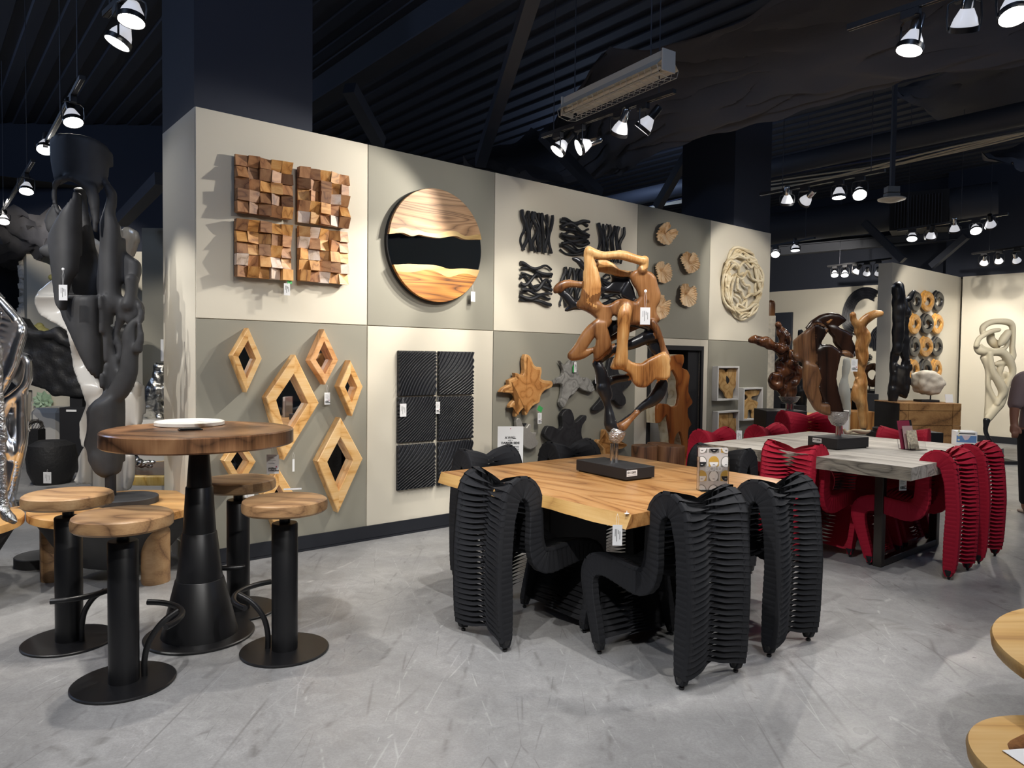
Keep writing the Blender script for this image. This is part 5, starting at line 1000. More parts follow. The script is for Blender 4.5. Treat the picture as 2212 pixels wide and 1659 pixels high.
B.st(0, 0, [(330,560,60),(380,620,60),(480,640,40),(590,620,14)]); B.build('metal_body', [M['chrome']], t, voxel=.008, smooth=2, lump=.01, lscale=40)
t = thing('silver_dog_statue', 'silver statue of a seated dog beside the end of the long wall', 'statue'); B = Body(8.3, 6.38, 240, 700)
B.st(0, 0, [(690,600,75),(700,640,55)]); B.st(0, 0, [(700,640,40,-.02),(712,670,34,-.05)]); B.st(0, -.0, [(625,540,14),(605,590,22),(618,640,14)]); B.st(0, 0, [(775,540,14),(795,590,22),(785,640,14)]); B.st(0, .02, [(690,640,80),(670,760,110),(640,900,150),(590,1060,150),(560,1180,130)])
B.st(0, -.06, [(660,900,70),(650,1050,48),(655,1200,38),(655,1270,40)]); B.st(0, -.08, [(655,1280,40),(690,1300,34)]); B.st(0, -.04, [(760,900,70),(780,1050,48),(790,1200,38),(795,1280,40)]); B.st(0, -.02, [(520,1130,110),(530,1230,80),(600,1290,40)]); B.st(0, .03, [(560,1180,130),(700,1180,120)])
B.build('dog_body', [mat('aged_silver', (.55, .54, .5), .3, 1, bump=.6, bscale=35)], t, voxel=.014, smooth=3, lump=.012, lscale=18)
zb = at(330, 903, 8.3).z; tag(MB().rbox(-.30, .34, -.28, .3, 0, zb-.0, .05).obj('white_plinth', M['white'], loc=(at(332, 800, 8.3).x, 8.3, 0)), 'white rough-topped plinth the silver dog sits on', 'pedestal')
# ---------------- right background: stands, art, furniture ----------------
W_mid = wood('teak_furniture', ['5E3C1E', '946334', 'B07E48', 'BE9058'], scale=4, axis='Z', stretch=.3, K=6, rough=.4)
def plinth(px0, px1, ytop, Y, dep, lab, z0=0, m_=None): return facebox(px0, px1, ytop, 0, Y, dep, 'pedestal', lab, 'pedestal', m_ or M['blackm'], z0=z0)
plinth(1658, 1746, 888, 8.0, .42, 'black pedestal carrying the glossy driftwood sculpture at the end of the wall')
t = thing('driftwood_sculpture', 'glossy dark driftwood sculpture with reaching arms, at the right end of the long wall', 'sculpture'); B = Body(8.15, 6.38, 1600, 660)
B.st(0, -.05, [(130,480,30),(200,470,50),(290,500,65),(380,510,70),(470,560,60),(560,600,70)], flat=.7); B.st(0, 0, [(520,260,35),(540,340,60),(600,420,80),(620,500,75),(600,580,80)], flat=.7); B.st(0, .02, [(560,600,80),(600,720,90),(570,850,110),(620,950,130),(640,1080,130),(680,1200,95),(675,1270,70)], flat=.7)
B.st(0, -.06, [(470,980,50),(430,1050,45),(460,1110,45),(540,1090,40),(530,990,40),(470,980,40)]); B.st(0, -.02, [(700,640,45),(720,720,60),(790,750,40),(850,745,14)]); B.st(0, -.02, [(700,800,70),(770,900,60),(780,1000,50),(720,1060,60)]); B.st(0, .06, [(640,420,50),(670,480,25)]); B.st(0, -.03, [(560,1150,60),(600,1260,30)])
B.build('driftwood_body', [W_dark], t, voxel=.012, smooth=3, lump=.022, lscale=14)
p = B.P(672, 1290); MB().lathe([(.022, p.z-.16), (.022, p.z)], 14, T=Matrix.Translation((p.x-.02, p.y, 0))).lathe([(.022, p.z-.16), (.022, p.z)], 14, T=Matrix.Translation((p.x+.025, p.y, 0))).obj('twin_stem', M['steel'], t)
MB().lathe([(.01, -.06), (.08, -.03), (.118, .03)], 22, T=Matrix.Translation(p)).obj('nickel_cup', M['cup'], t)
facebox(1658, 1673, 682, 940, 9.7, .12, 'weathered_post', 'whitewashed weathered post at the end of the long wall', 'post', mat('whitewash', 'CFC8B8', .8, var=.15, vscale=20), z0=0)
t = thing('wood_finial', 'brown rounded wood finial showing above the whitewashed post', 'ornament'); B = Body(10.1, 1, 0, 0); B.st(0, 0, [(1664,692,9),(1665,670,9),(1666,655,8)], flat=.6); B.build('finial_body', [W_r2], t, voxel=.015, smooth=2)
MB().lathe([(.06, 0), (.06, B.P(1664, 694).z)], 14, T=Matrix.Translation((B.P(1664, 690).x, 10.1, 0))).obj('post', M['coral'], t)
# back wall art
def backwall(x, y, off=.05):      # pixel -> point on the back wall
    r = ray(x, y); q = PB-WD*off; t = q.dot(WD)/(r.x*WD.x+r.y*WD.y); return r*t+Vector((0, 0, H))
a, b = backwall(1673, 676), backwall(1712, 676); zb = backwall(1690, 900).z; ang = math.atan2(b.y-a.y, b.x-a.x)
tag(MB().rbox(0, (b-a).xy.length, -.02, .04, 0, a.z-zb, .005).obj('dark_canvas', mat('slate_canvas', '2B303A', .7), loc=(a.x, a.y, zb), rz=ang), 'tall dark slate canvas on the far wall behind the driftwood sculpture', 'wall art')
M['brush'] = mat('black_strand', (.012, .013, .018), .4)
def brush(pts, w0, w1, n, lab, seed, frac=(0, 1)):
    t = thing('brushstroke_sculpture', lab, 'wall art', (0, 0, 0), 0, 'black brushstroke wall pieces'); random.seed(seed)
    q = smooth_line([Vector((x, y, 0)) for x, y in pts], 5); m = len(q)
    for k in range(n):
        o = (k/(n-1)-.5); i0 = random.randrange(0, 2); i1 = m-random.randrange(0, 4); P = []; Rr = []
        for i in range(i0, i1):
            a, b = q[max(i-1, 0)], q[min(i+1, m-1)]; tn = (b-a).normalized(); nr = Vector((-tn.y, tn.x, 0)); w_ = w0+(w1-w0)*i/(m-1); c = q[i]+nr*o*w_; v = backwall(c.x, c.y, .05+.03*(k % 2)); P.append(v); Rr.append(max(.012, w_/n*.62*15.5/F))
        MB().tube(P, Rr, 6).obj('strand', M['brush'], t)
brush([(1893,640),(1878,633),(1862,634),(1845,645),(1833,668),(1830,695),(1838,708),(1852,712)], 22, 20, 9, 'big black C-shaped brushstroke piece on the far wall', 1)
brush([(1906,712),(1894,722),(1889,740),(1891,757)], 22, 20, 7, 'black brushstroke piece cut by the partition edge, below the C-shaped one', 2)
brush([(1874,800),(1866,790),(1870,776),(1884,770)], 16, 10, 6, 'small black brushstroke piece above the brown ring', 3)
t = thing('brown_column_sculpture', 'tall twisted light brown root column with a flared top, before the far wall', 'sculpture'); B = Body(8.9, 5.35, 1700, 650)
B.st(0, 0, [(760,160,28),(775,230,32),(820,290,45),(850,360,60)]); B.st(0, 0, [(1085,145,30),(1030,150,42),(960,180,50),(890,230,50),(850,300,55)], flat=.7); B.st(0, 0, [(850,340,70),(880,430,75),(860,540,70),(870,640,65),(850,740,60),(830,820,55),(860,900,65),(850,1000,75),(850,1100,70),(870,1200,60),(880,1330,50),(885,1450,40)], flat=.8)
B.st(0, -.04, [(930,380,30),(940,450,20),(890,540,22),(920,620,22),(880,740,20),(820,640,20),(790,560,20)]); B.st(0, -.05, [(800,900,16),(820,1000,12)]); B.st(0, -.04, [(790,990,30),(790,1100,40),(810,1170,20)])
o = B.build('column_body', [W_r1], t, voxel=.013, smooth=3, lump=.012, lscale=10); p = B.P(885, 1440); MB().lathe([(.16, 0), (.16, .03), (.03, .035), (.03, max(.05, p.z+.05))], 20, T=Matrix.Translation((p.x, p.y, 0))).obj('base', M['blackm'], t)
D.objects['column_body'].data.materials[0] = W_r1
t = thing('black_figure_vase', 'slim glossy black abstract figure behind the driftwood sculpture', 'sculpture'); B = Body(10.5, 6.38, 1600, 660)
B.st(0, 0, [(825,350,28),(825,450,35),(820,560,40),(820,700,50),(830,780,62)]); B.st(0, 0, [(790,830,25),(800,950,30),(810,1080,40),(830,1180,60)]); B.st(0, 0, [(880,830,25),(885,950,30),(870,1080,40),(840,1180,60)]); B.st(0, 0, [(835,1180,80),(835,1300,70),(835,1400,60)])
B.build('figure_body', [M['black']], t, voxel=.016, smooth=3); plinth(1664, 1742, 842, 11.2, .5, 'low dark chest behind the driftwood sculpture'); plinth(1716, 1745, 876, 10.3, .5, 'dark pedestal under the slim black figure')
t = thing('white_figure_sculpture', 'pale smooth abstract figure behind the horseshoe sculpture', 'sculpture'); B = Body(10.2, 5.35, 1700, 650)
B.st(0, 0, [(690,690,38),(685,780,42),(670,880,32),(660,960,50),(660,1060,70),(680,1180,50),(690,1300,45)], flat=.6); B.build('figure_body', [mat('pale_stone', 'B9BAB2', .5)], t, voxel=.016, smooth=3); plinth(1815, 1840, 888, 10.2, .4, 'pale pedestal under the white figure', m_=M['cream'])
t = thing('ring_sculpture', 'glossy brown root ring on a clear stand before the far wall', 'sculpture'); B = Body(12.5, 5.35, 1700, 650)
B.st(0, 0, [(980+88*math.cos(a), 852+98*math.sin(a), 36+6*math.sin(3*a)) for a in [i*.45 for i in range(15)]]); B.build('ring_body', [W_dark], t, voxel=.02, smooth=2, lump=.03, lscale=8)
p = B.P(985, 955); MB().rbox(-.05, .05, -.03, .03, 0, .15, .004, T=Matrix.Translation((p.x, p.y, p.z-.12))).obj('clear_stand', M['acryl'], t)
facebox(1866, 1908, 842, 0, 12.6, .6, 'grey_console', 'grey console table under the brown ring', 'table', mat('grey_lacquer', '55565A', .5), z0=0)
facebox(1800, 1842, 850, 0, 11.4, .5, 'wood_cabinet', 'light wood cabinet behind the pale figure', 'cabinet', W_mid, z0=0); facebox(1866, 1900, 851, 0, 11.2, .5, 'black_lattice_chair', 'dark slanted chair back beside the brown column', 'chair', M['blackm'], z0=0)
facebox(1838, 1898, 890, 0, 10.6, .5, 'wood_chest', 'brown plank chest with a dark top behind the brown column', 'chest', W_mid, z0=0); facebox(1746, 1797, 897, 0, 9.6, .5, 'wood_block_table', 'golden wood block table between the wide red chair and the horseshoe sculpture', 'table', W_gold, z0=0)
facebox(1798, 1837, 886, 0, 9.2, .01, 'info_card', 'white information card standing behind the horseshoe sculpture', 'sign', M['paper'], z0=0); 
mbk = MB(); [mbk.box(.02, .17-.02*(i % 2), -.002, 0, .30-.03*i, .302-.03*i) for i in range(4)]; mbk.obj('info_print', M['gback'], D.objects['info_card'], loc=(0, 0, 0))
t = thing('driftwood_bowl', 'shallow pale driftwood bowl behind the grey table, right of the horseshoe plinth', 'bowl'); B = Body(7.3, 5.35, 1700, 650)
B.st(0, 0, [(660,1490,14),(690,1525,18),(760,1500,14),(850,1510,22),(920,1515,18),(960,1500,10)]); B.st(0, .1, [(700,1530,16),(900,1535,16)]); B.build('bowl_body', [W_pale], t, voxel=.008, smooth=2)
facebox(1822, 1882, 941, 0, 7.28, .3, 'pedestal', 'dark side table under the pale driftwood bowl', 'pedestal', M['blackm'], z0=0)
# tall black sculpture at the partition edge
t = thing('black_root_sculpture', 'tall slender black root sculpture on a round black base before the partition', 'sculpture'); B = Body(9.6, 4.608, 1900, 590)
B.st(0, 0, [(185,130,52),(190,220,56),(190,340,56),(190,460,54),(185,580,52),(178,700,45),(165,780,42)]); B.st(0, .05, [(240,270,30),(290,260,26),(320,220,20),(345,180,14)]); B.st(0, .03, [(240,300,30),(270,390,40),(300,410,20)]); B.pl(0, .03, .06, [(230,330),(300,360),(325,400),(300,440),(280,520),(295,640),(300,820),(220,780),(230,560),(230,440)])
B.pl(0, .0, .07, [(220,780),(290,820),(335,930),(310,1010),(320,1060),(310,1140),(270,1250),(200,1210),(150,1300),(110,1250),(120,1100),(150,1000),(170,900),(230,930),(250,860)], warp=lambda x, y: .04*math.sin(x*.03)); B.pl(0, .0, .07, [(130,780),(210,780),(180,880),(170,1000),(180,1100),(180,1220),(120,1260),(100,1200),(130,1050),(125,900)])
B.st(0, 0, [(135,1150,40),(130,1280,36),(140,1380,26),(155,1480,18),(165,1530,16)]); B.build('root_body', [M['rblack']], t, voxel=.014, smooth=3, lump=.01, lscale=12)
p = B.P(165, 1535); MB().lathe([(.23, p.z-.06), (.23, p.z-.01), (.2, p.z)], 36, T=Matrix.Translation((p.x-.06, p.y, 0))).obj('base', M['blackm'], t); tag(MB().rbox(-.25, .25, -.25, .25, 0, p.z-.06, .003).obj('pedestal', M['blackm'], loc=(p.x-.06, p.y, 0)), 'black pedestal under the tall slender black root sculpture', 'pedestal')
# burl cabinet, geode
W_burl = wood('burl_wood', ['46301C', '7E5A36', '9C7448', 'AD8656'], scale=3.2, axis='N', stretch=1, dist=8, K=5, rough=.45)
a, b = at(1946, 800, 9.2), at(2079, 800, 9.2); zt = at(2000, 871, 9.2).z; t = thing('burl_wood_cabinet', 'square cabinet covered in burl wood before the partition with donut-shaped art', 'cabinet', (a.x, 9.2, 0)); Wb = b.x-a.x
random.seed(2); xs = [0]+sorted(random.uniform(.1, .9) for _ in range(3))+[1]; zs = [0, .22, .45, .7, .9, 1]
MB().rbox(.005, Wb-.005, .005, .65, 0, zt-.005, .003).obj('carcass', M['blackm'], t)
for i in range(4):
    for j in range(5): MB().rbox(Wb*xs[i]+.001, Wb*xs[i+1]-.001, -.004-.003*((i+j) % 3), .01, zt*zs[j]+.001, zt*zs[j+1]-.001, .002).obj('burl_plank', W_burl, t)
MB().rbox(0, Wb, 0, .66, zt-.012, zt, .003).obj('top', W_burl, t)
facebox(2007, 2043, 935, 0, 7.2, .3, 'black_bench', 'low black block between the leaflet stand and the printed box', 'bench', M['blackm'], z0=0)
t = thing('stone_block_sculpture', 'rough white petrified block on a small black stand on the burl cabinet', 'sculpture'); B = Body(9.45, 4.608, 1900, 590)
B.pl(0, 0, .26, [(430,1010),(470,985),(570,985),(620,1030),(650,1090),(630,1150),(600,1200),(530,1210),(450,1180),(415,1110)]); B.build('stone_body', [mat('white_stone', 'C9C0B0', .8, bump=.4, bscale=20, var=.12, vscale=14)], t, voxel=.02, smooth=1, lump=.02, lscale=14)
p = B.P(527, 1290); q_ = at(1995, 800, 9.4), at(2034, 800, 9.4); MB().rbox(q_[0].x, q_[1].x, 9.42, 9.62, zt, zt+.03, .002).obj('stand_base', M['blackm'], t); MB().tube([(p.x, 9.5, zt+.03), (p.x, 9.5, zt+.2)], .008, 8).obj('stand_rod', M['blackm'], t)
p = at(2046, 866, 9.45); tag(MB().rbox(-.05, .05, -.002, .002, 0, .11, .0005, T=Matrix.Rotation(-.2, 4, 'X')).obj('photo_card', M['paper'], loc=(p.x, 9.4, zt)), 'small white printed card on the burl cabinet beside the stone block', 'card')
# donut-shaped art on the partition
def partwall(x, y, off=.05):
    r = ray(x, y); q = PR-WN*off; t = q.dot(WN)/(r.x*WN.x+r.y*WN.y); v = r*t+Vector((0, 0, H)); return v
W_or = wood('orange_ring', ['9A6424', 'CF9342', 'E0AE62'], scale=8, axis='N', stretch=1, K=6, rough=.35); cols = ((1969, 12), (1995, 14), (2018, 12)); rows = (650, 699, 748, 797)
for j, y in enumerate(rows):
    for i, (x, w_) in enumerate(cols):
        orange = (i+j) % 2 == 1; c = partwall(x-j*1.5, y-i*0, .0); e = partwall(x-j*1.5+w_, y, 0); A = (e-c).xy.length; t = thing('wood_ring', '%s wood ring, %s row, %s column on the partition' % ('orange' if orange else 'black', ('top', 'second', 'third', 'bottom')[j], ('left', 'middle', 'right')[i]), 'wall art', (c.x, c.y, c.z), YAW, 'wood rings on the partition'); Bz = 21*c.y/F
        m_ = W_or if orange else M['rblack']; random.seed(i*7+j)
        q = []; rr_ = []
        for k in range(25): a = PI*.6+k/24*2*PI*1.25; f = 1-.42*max(0, (k-12)/12)**1.2; q.append((A*.8*f*math.cos(a)*(1+.06*math.sin(3*a+j)), -.05-.02*(k/24), Bz*.8*f*math.sin(a))); rr_.append(.055 if k < 24 else .04)
        MB().tube(q, rr_, 8, flat=(.55, Vector((0, 1, 0)))).obj('ring_coil', m_, t)
tag(MB().box(-.05, .05, 0, .002, -.07, .07).obj('price_tag', M['paper'], loc=partwall(1976, 816, .03), rz=YAW), 'white price tag on the partition below the wood rings', 'price tag', 'price tags on the pieces')
# cream interlaced sculpture on a black stem
t = thing('cream_loop_sculpture', 'tall cream interlaced loop sculpture on a curved black stem by the far right wall', 'sculpture'); B = Body(10.6, 5.53, 2080, 660)
B.st(0, 0, [(235,330,24),(240,260,30),(320,205,30),(430,190,30),(540,200,36),(590,250,30),(595,380,26),(590,500,26),(600,600,30),(580,660,22)]); B.st(0, -.04, [(160,480,26),(190,400,24),(260,350,24),(340,310,24),(430,290,22)]); B.st(0, .0, [(160,490,30),(210,545,45),(300,540,35),(340,560,34)]); B.st(0, -.03, [(215,470,12),(250,500,14),(330,530,16),(430,530,18),(510,500,18),(540,420,20)])
B.st(0, -.05, [(540,320,36),(490,400,46),(450,460,30)]); B.st(0, .08, [(330,330,34),(340,420,44),(400,470,50)]); B.st(0, .0, [(340,560,40),(460,560,46),(540,640,44),(590,740,36),(590,830,30),(540,920,26),(520,1020,24),(480,1120,34),(440,1190,40)]); B.st(0, -.03, [(320,580,30),(335,700,32),(370,820,38),(440,930,46),(480,1030,46),(440,1120,26),(410,1180,20)])
B.st(0, .02, [(250,620,36),(290,740,26),(300,830,26),(300,950,26),(340,1060,28),(400,1170,36)]); B.st(0, .05, [(300,960,26),(300,1080,30),(310,1200,44),(310,1300,50),(290,1370,34)], flat=.7); B.st(0, 0, [(440,1190,44),(380,1250,46),(310,1340,42),(280,1380,28)], flat=.7); B.st(0, .06, [(450,740,34),(430,820,28),(470,880,24),(490,950,20)]); B.st(0, .04, [(500,810,26),(540,880,24),(520,980,22)]); B.st(0, .06, [(380,700,20),(470,690,40),(520,680,20)])
B.build('loop_body', [mat('cream_cast', 'D9CDB0', .6, bump=.1, bscale=20)], t, voxel=.014, smooth=3)
B2 = Body(10.6, 5.53, 2080, 660); B2.st(0, 0, [(285,1370,36),(275,1430,24),(270,1500,20),(300,1580,20),(330,1650,20),(335,1900,20)]); o = B2.build('stem', [M['rblack']], t, voxel=.014, smooth=2); MB().rbox(-.3, .3, -.2, .2, 0, .05, .004, T=Matrix.Translation((B.P(330, 1700).x, 10.6, 0))).obj('base', M['blackm'], t)
# ---------------- the person at the right edge ----------------
def person():
    t = thing('person', 'person in a rose-grey shirt and black trousers cut by the right edge, arm hanging down', 'person', (0, 0, 0)); Y = 7.05; X = at(2246, 900, Y).x
    skin = mat('skin', '9A6A54', .55); shirt = mat('rose_grey_shirt', '8E7B79', .85, bump=.3, bscale=14); pants = mat('black_trousers', (.012, .012, .015), .85); hair = mat('dark_hair', (.015, .012, .01), .6)
    def sk(name, pts, m_, par=t, vox=.012, sm=3, grow=.6):
        mb = MB()
        for line, fl in pts:
            q = smooth_line([Vector((X+p[0], Y+p[1], p[2], p[3])) for p in line], 5); P = [v.xyz for v in q]; R_ = [v.w for v in q]; d0 = (P[0]-P[1]).normalized(); d1 = (P[-1]-P[-2]).normalized()
            mb.tube([P[0]+d0*R_[0]*.7]+P+[P[-1]+d1*R_[-1]*.7], [R_[0]*.5]+R_+[R_[-1]*.5], 12, flat=(fl, Vector((0, 1, 0))) if fl else None)
        return organic(name, mb, [m_], vox, sm, par, grow=grow)
    body = sk('body', [([(0, 0, 1.62, .075), (0, 0, 1.55, .085), (0, .0, 1.47, .07), (0, 0, 1.40, .055), (0, 0, 1.30, .08), (0, 0, 1.0, .12)], 0), ([(-.19, 0, 1.30, .05), (-.235, .0, 1.12, .043), (-.255, -.01, 1.0, .038), (-.27, -.03, .90, .03), (-.275, -.045, .855, .028)], 0), ([(.19, 0, 1.30, .05), (.24, 0, 1.1, .042), (.26, -.04, .9, .03)], 0),
        ([(-.28, -.05, .845, .032), (-.29, -.06, .80, .030)], 1.0), ([(-.10, 0, .82, .09), (-.10, 0, .45, .06), (-.10, 0, .1, .042), (-.10, -.02, .05, .04)], 0), ([(.10, 0, .82, .09), (.10, 0, .45, .06), (.10, 0, .1, .042)], 0), ([(0, -.075, 1.555, .018), (0, -.09, 1.54, .014)], 0)]
        +[([(-.305+.013*k, -.075-.002*k, .80, .0095), (-.318+.014*k, -.088, .768, .0085), (-.308+.013*k, -.075, .745, .0075)], 0) for k in range(4)]+[([(-.262, -.075, .84, .011), (-.25, -.095, .805, .010), (-.255, -.10, .785, .008)], 0)]
        +[([(sx*.10, -.02, .045, .04), (sx*.11, -.12, .03, .038), (sx*.115, -.19, .022, .032)], .9) for sx in (-1, 1)], skin, vox=.008, sm=2)
    sk('shirt', [([(0, 0, 1.36, .09), (-.0, 0, 1.28, .15), (0, 0, 1.1, .165), (0, 0, .92, .18), (0, 0, .84, .185)], .62), ([(-.10, 0, 1.345, .05), (-.185, 0, 1.30, .066), (-.215, 0, 1.2, .066), (-.235, 0, 1.10, .062), (-.245, 0, 1.05, .060)], 0), ([(.10, 0, 1.345, .05), (.185, 0, 1.30, .066), (.215, 0, 1.2, .066), (.24, 0, 1.05, .06)], 0)], shirt, vox=.012, sm=3)
    sk('trousers', [([(0, 0, .86, .15), (0, 0, .78, .15)], .7), ([(-.09, 0, .80, .105), (-.10, 0, .5, .078), (-.10, 0, .2, .060), (-.10, 0, .11, .056)], 0), ([(.09, 0, .80, .105), (.10, 0, .5, .078), (.10, 0, .2, .06), (.10, 0, .11, .056)], 0)], pants, vox=.012, sm=2)
    sk('hair', [([(0, .02, 1.68, .07), (0, .04, 1.62, .085), (0, .05, 1.55, .07)], 0)], hair, vox=.012, sm=2)
    for sx in (-1, 1):
        T = Matrix.Translation((X+sx*.11, Y-.08, 0)); MB().rbox(-.05, .05, -.14, .13, 0, .028, .008, T=T).obj('sandal_sole', mat('cork_sole', 'B7A79A', .8), t); MB().tube([(-.05, -.06, .02), (-.045, -.06, .07), (0, -.06, .085), (.045, -.06, .07), (.05, -.06, .02)], .016, 8, T=T, flat=(.4, Vector((0, 0, 1)))).tube([(-.05, .02, .02), (-.04, .02, .09), (0, .01, .11), (.04, .02, .09), (.05, .02, .02)], .016, 8, T=T, flat=(.4, Vector((0, 0, 1)))).obj('sandal_strap', mat('brown_leather', '5C4A42', .6), t)
person()
# ---------------- ceiling gear ----------------
def bar(a, b, w_, h_, name, m_, kindtag=None, parent=None, ibeam=False):
    d_ = (b-a); L_ = d_.length; q = d_.to_track_quat('X', 'Z').to_matrix().to_4x4(); T = Matrix.Translation(a) @ q; mb = MB()
    if ibeam: mb.box(0, L_, -w_/2, w_/2, 0, .02, T=T).box(0, L_, -.01, .01, .02, h_-.02, T=T).box(0, L_, -w_/2, w_/2, h_-.02, h_, T=T)
    else: mb.box(0, L_, -w_/2, w_/2, 0, h_, T=T)
    o = mb.obj(name, m_, parent)
    if kindtag: tag(o, *kindtag)
    return o
a, b = G(672, 238, 4.25), G(1060, -2, 4.25); dd = (b-a).normalized(); bar(a-dd*6, b+dd*4, .2, .34, 'ceiling_beam', M['beam'], ('long steel I-beam crossing under the dark ceiling at the upper left', 'beam'), ibeam=True)
bar(at(262, 489, 9.2), at(350, 400, 8.0), .14, .14, 'ceiling_beam', M['beam'], ('steel beam slanting behind the left column of the wall', 'beam'))
def brace(p, q, lab): bar(p, q, .11, .11, 'roof_brace', M['beam'], (lab, 'brace', 'diagonal roof braces'))
brace(at(1155, -10, 5.4), at(1038, 362, 7.6), 'long diagonal roof brace left of the fluorescent fixture'); brace(at(1170, 300, 8.4), at(1292, 425, 9.2), 'roof brace leaning right under the track of four spotlights'); brace(at(752, 200, 6.4), at(818, 318, 7.0), 'roof brace above the round mirror')
brace(at(1512, 300, 10), at(1424, 452, 10.6), 'roof brace behind the wall top near the cables'); brace(at(1862, 486, 12.5), at(1946, 568, 12.0), 'roof brace ending at the partition top'); brace(at(2092, 515, 13), at(2016, 580, 13.5), 'roof brace leaning left above the far right wall')
for k, (z, dxy) in enumerate(((4.2, 0),)):
    a, b = G(1380, 425, 4.22), G(2212, 245, 4.22); dd = (b-a).normalized()
    tag(MB().tube([a-dd*3, b+dd*3], .13, 16).obj('sprinkler_pipe', M['beam'], None), 'thick dark pipe carrying bundled cables across the ceiling', 'pipe')
M['cable'] = mat('pale_cable', 'C9BFA8', .5); M['cableb'] = mat('blue_cable', '3A4468', .5)
for k, (dz, m_, o_) in enumerate(((-.02, M['cableb'], .10), (-.06, M['cable'], .14), (-.10, M['cable'], .05), (-.13, M['cable'], .0), (-.15, M['cable'], -.08))):
    pts = []
    for i in range(31): u = i/30; c = (a-dd*2).lerp(b+dd*1, u)+Vector((0, 0, -.13+dz-.05*math.sin(u*PI*3+k*.7))); c += Vector((-dd.y, dd.x, 0))*(o_+.03*math.sin(u*17+k)); pts.append(c)
    tag(MB().tube(pts, .011, 6).obj('ceiling_cable', m_), ('blue' if k == 0 else ('upper', 'second', 'third', 'lowest')[k-1]+' pale')+' cable strung under the dark ceiling pipe', 'cable', 'cables under the pipe')
a, b = at(1600, 505, 14.6), at(1925, 462, 13.2); dd = (b-a).normalized(); tag(MB().tube([a-dd*1, b], .30, 24).obj('air_duct', M['beam']), 'round dark spiral air duct beyond the long wall', 'duct')
t = thing('duct_register', 'square air register with vertical slats at the end of the round duct', 'vent'); bb = b+dd*.9; MB().tube([bb, bb+dd*.7], .30, 24).obj('duct_end', M['beam'], t); ang = math.atan2(dd.y, dd.x); T = Matrix.Translation(b+Vector((0, 0, -.05))) @ Matrix.Rotation(ang, 4, 'Z')
MB().box(0, .9, -.3, .3, -.3, .35, T=T).obj('duct_box', M['blackm'], t)
for k in range(16): MB().box(.08+.047*k, .092+.047*k, -.33, -.3, -.26, .28, T=T).obj('slat', M['beam'], t)
bar(at(1640, 556, 16), at(2240, 505, 13.2), .2, .2, 'ceiling_beam', M['beam'], ('horizontal steel beam over the far wall at the right', 'beam'), ibeam=True)
def drape(lo, up, z0, z1, sag, lab, nu=70, nv=16):
    A_ = dense([G(x, y, z0) for x, y in lo], .1); B_ = dense([G(x, y, z1) for x, y in up], .1)
    def smp(L_, u): f = u*(len(L_)-1); i = min(int(f), len(L_)-2); return L_[i].lerp(L_[i+1], f-i)
    vs = []
    for i in range(nu+1):
        for j in range(nv+1):
            u, v = i/nu, j/nv; p = smp(A_, u).lerp(smp(B_, u), v); p.z -= sag*math.sin(PI*v)*(1+.4*math.sin(u*9)); fs_ = (A_[-1]-A_[0]).length/9; q_ = abs(math.sin(u*17*fs_+v*5+noise.noise(Vector((u*5*fs_, v*5, 3)))*5)); fold = noise.noise(Vector((u*9*fs_, v*3, z0)))*.14+.12*(1-q_)**3+.06*noise.noise(Vector((u*30*fs_, v*7, 1))); p.z += fold*min(1, fs_+.3); vs.append(p)
    fs = [(i*(nv+1)+j, (i+1)*(nv+1)+j, (i+1)*(nv+1)+j+1, i*(nv+1)+j+1) for i in range(nu) for j in range(nv)]; n = len(vs); vs += [v+Vector((0, 0, .012)) for v in vs]; fs += [tuple(n+k for k in f[::-1]) for f in fs]
    tag(MB().add(vs, fs, True).obj('ceiling_drape', M['drape'], fix=False), lab, 'drape')
drape([(1000, 358), (1100, 372), (1250, 400), (1330, 385), (1400, 330), (1490, 300), (1700, 245), (1880, 203), (2000, 160), (2300, 100)], [(1050, 330), (1170, 290), (1210, 240), (1290, 150), (1400, 110), (1520, 75), (1750, 0), (1900, -60), (2100, -120), (2400, -200)], 3.75, 4.5, .18, 'large wrinkled black cloth slung below the ceiling from the middle to the upper right', 160, 40)
drape([(1925, 205), (1990, 240), (2035, 268), (2100, 262), (2250, 235)], [(1950, 190), (2020, 170), (2100, 150), (2180, 135), (2300, 110)], 4.55, 4.8, .03, 'smaller black cloth slung above the cables at the right', 30, 10)
drape([(2120, 340), (2180, 352), (2212, 375), (2300, 380)], [(2130, 335), (2200, 320), (2260, 315), (2350, 300)], 3.9, 4.3, .05, 'edge of a black cloth at the far right above the spotlights', 16, 8)
drape([(-80, 590), (0, 588), (60, 580), (120, 545), (140, 520)], [(-100, 455), (0, 452), (60, 455), (130, 470), (200, 480)], 2.9, 3.5, .12, 'black cloth bulging down behind the chrome sculpture at the left', 24, 12)
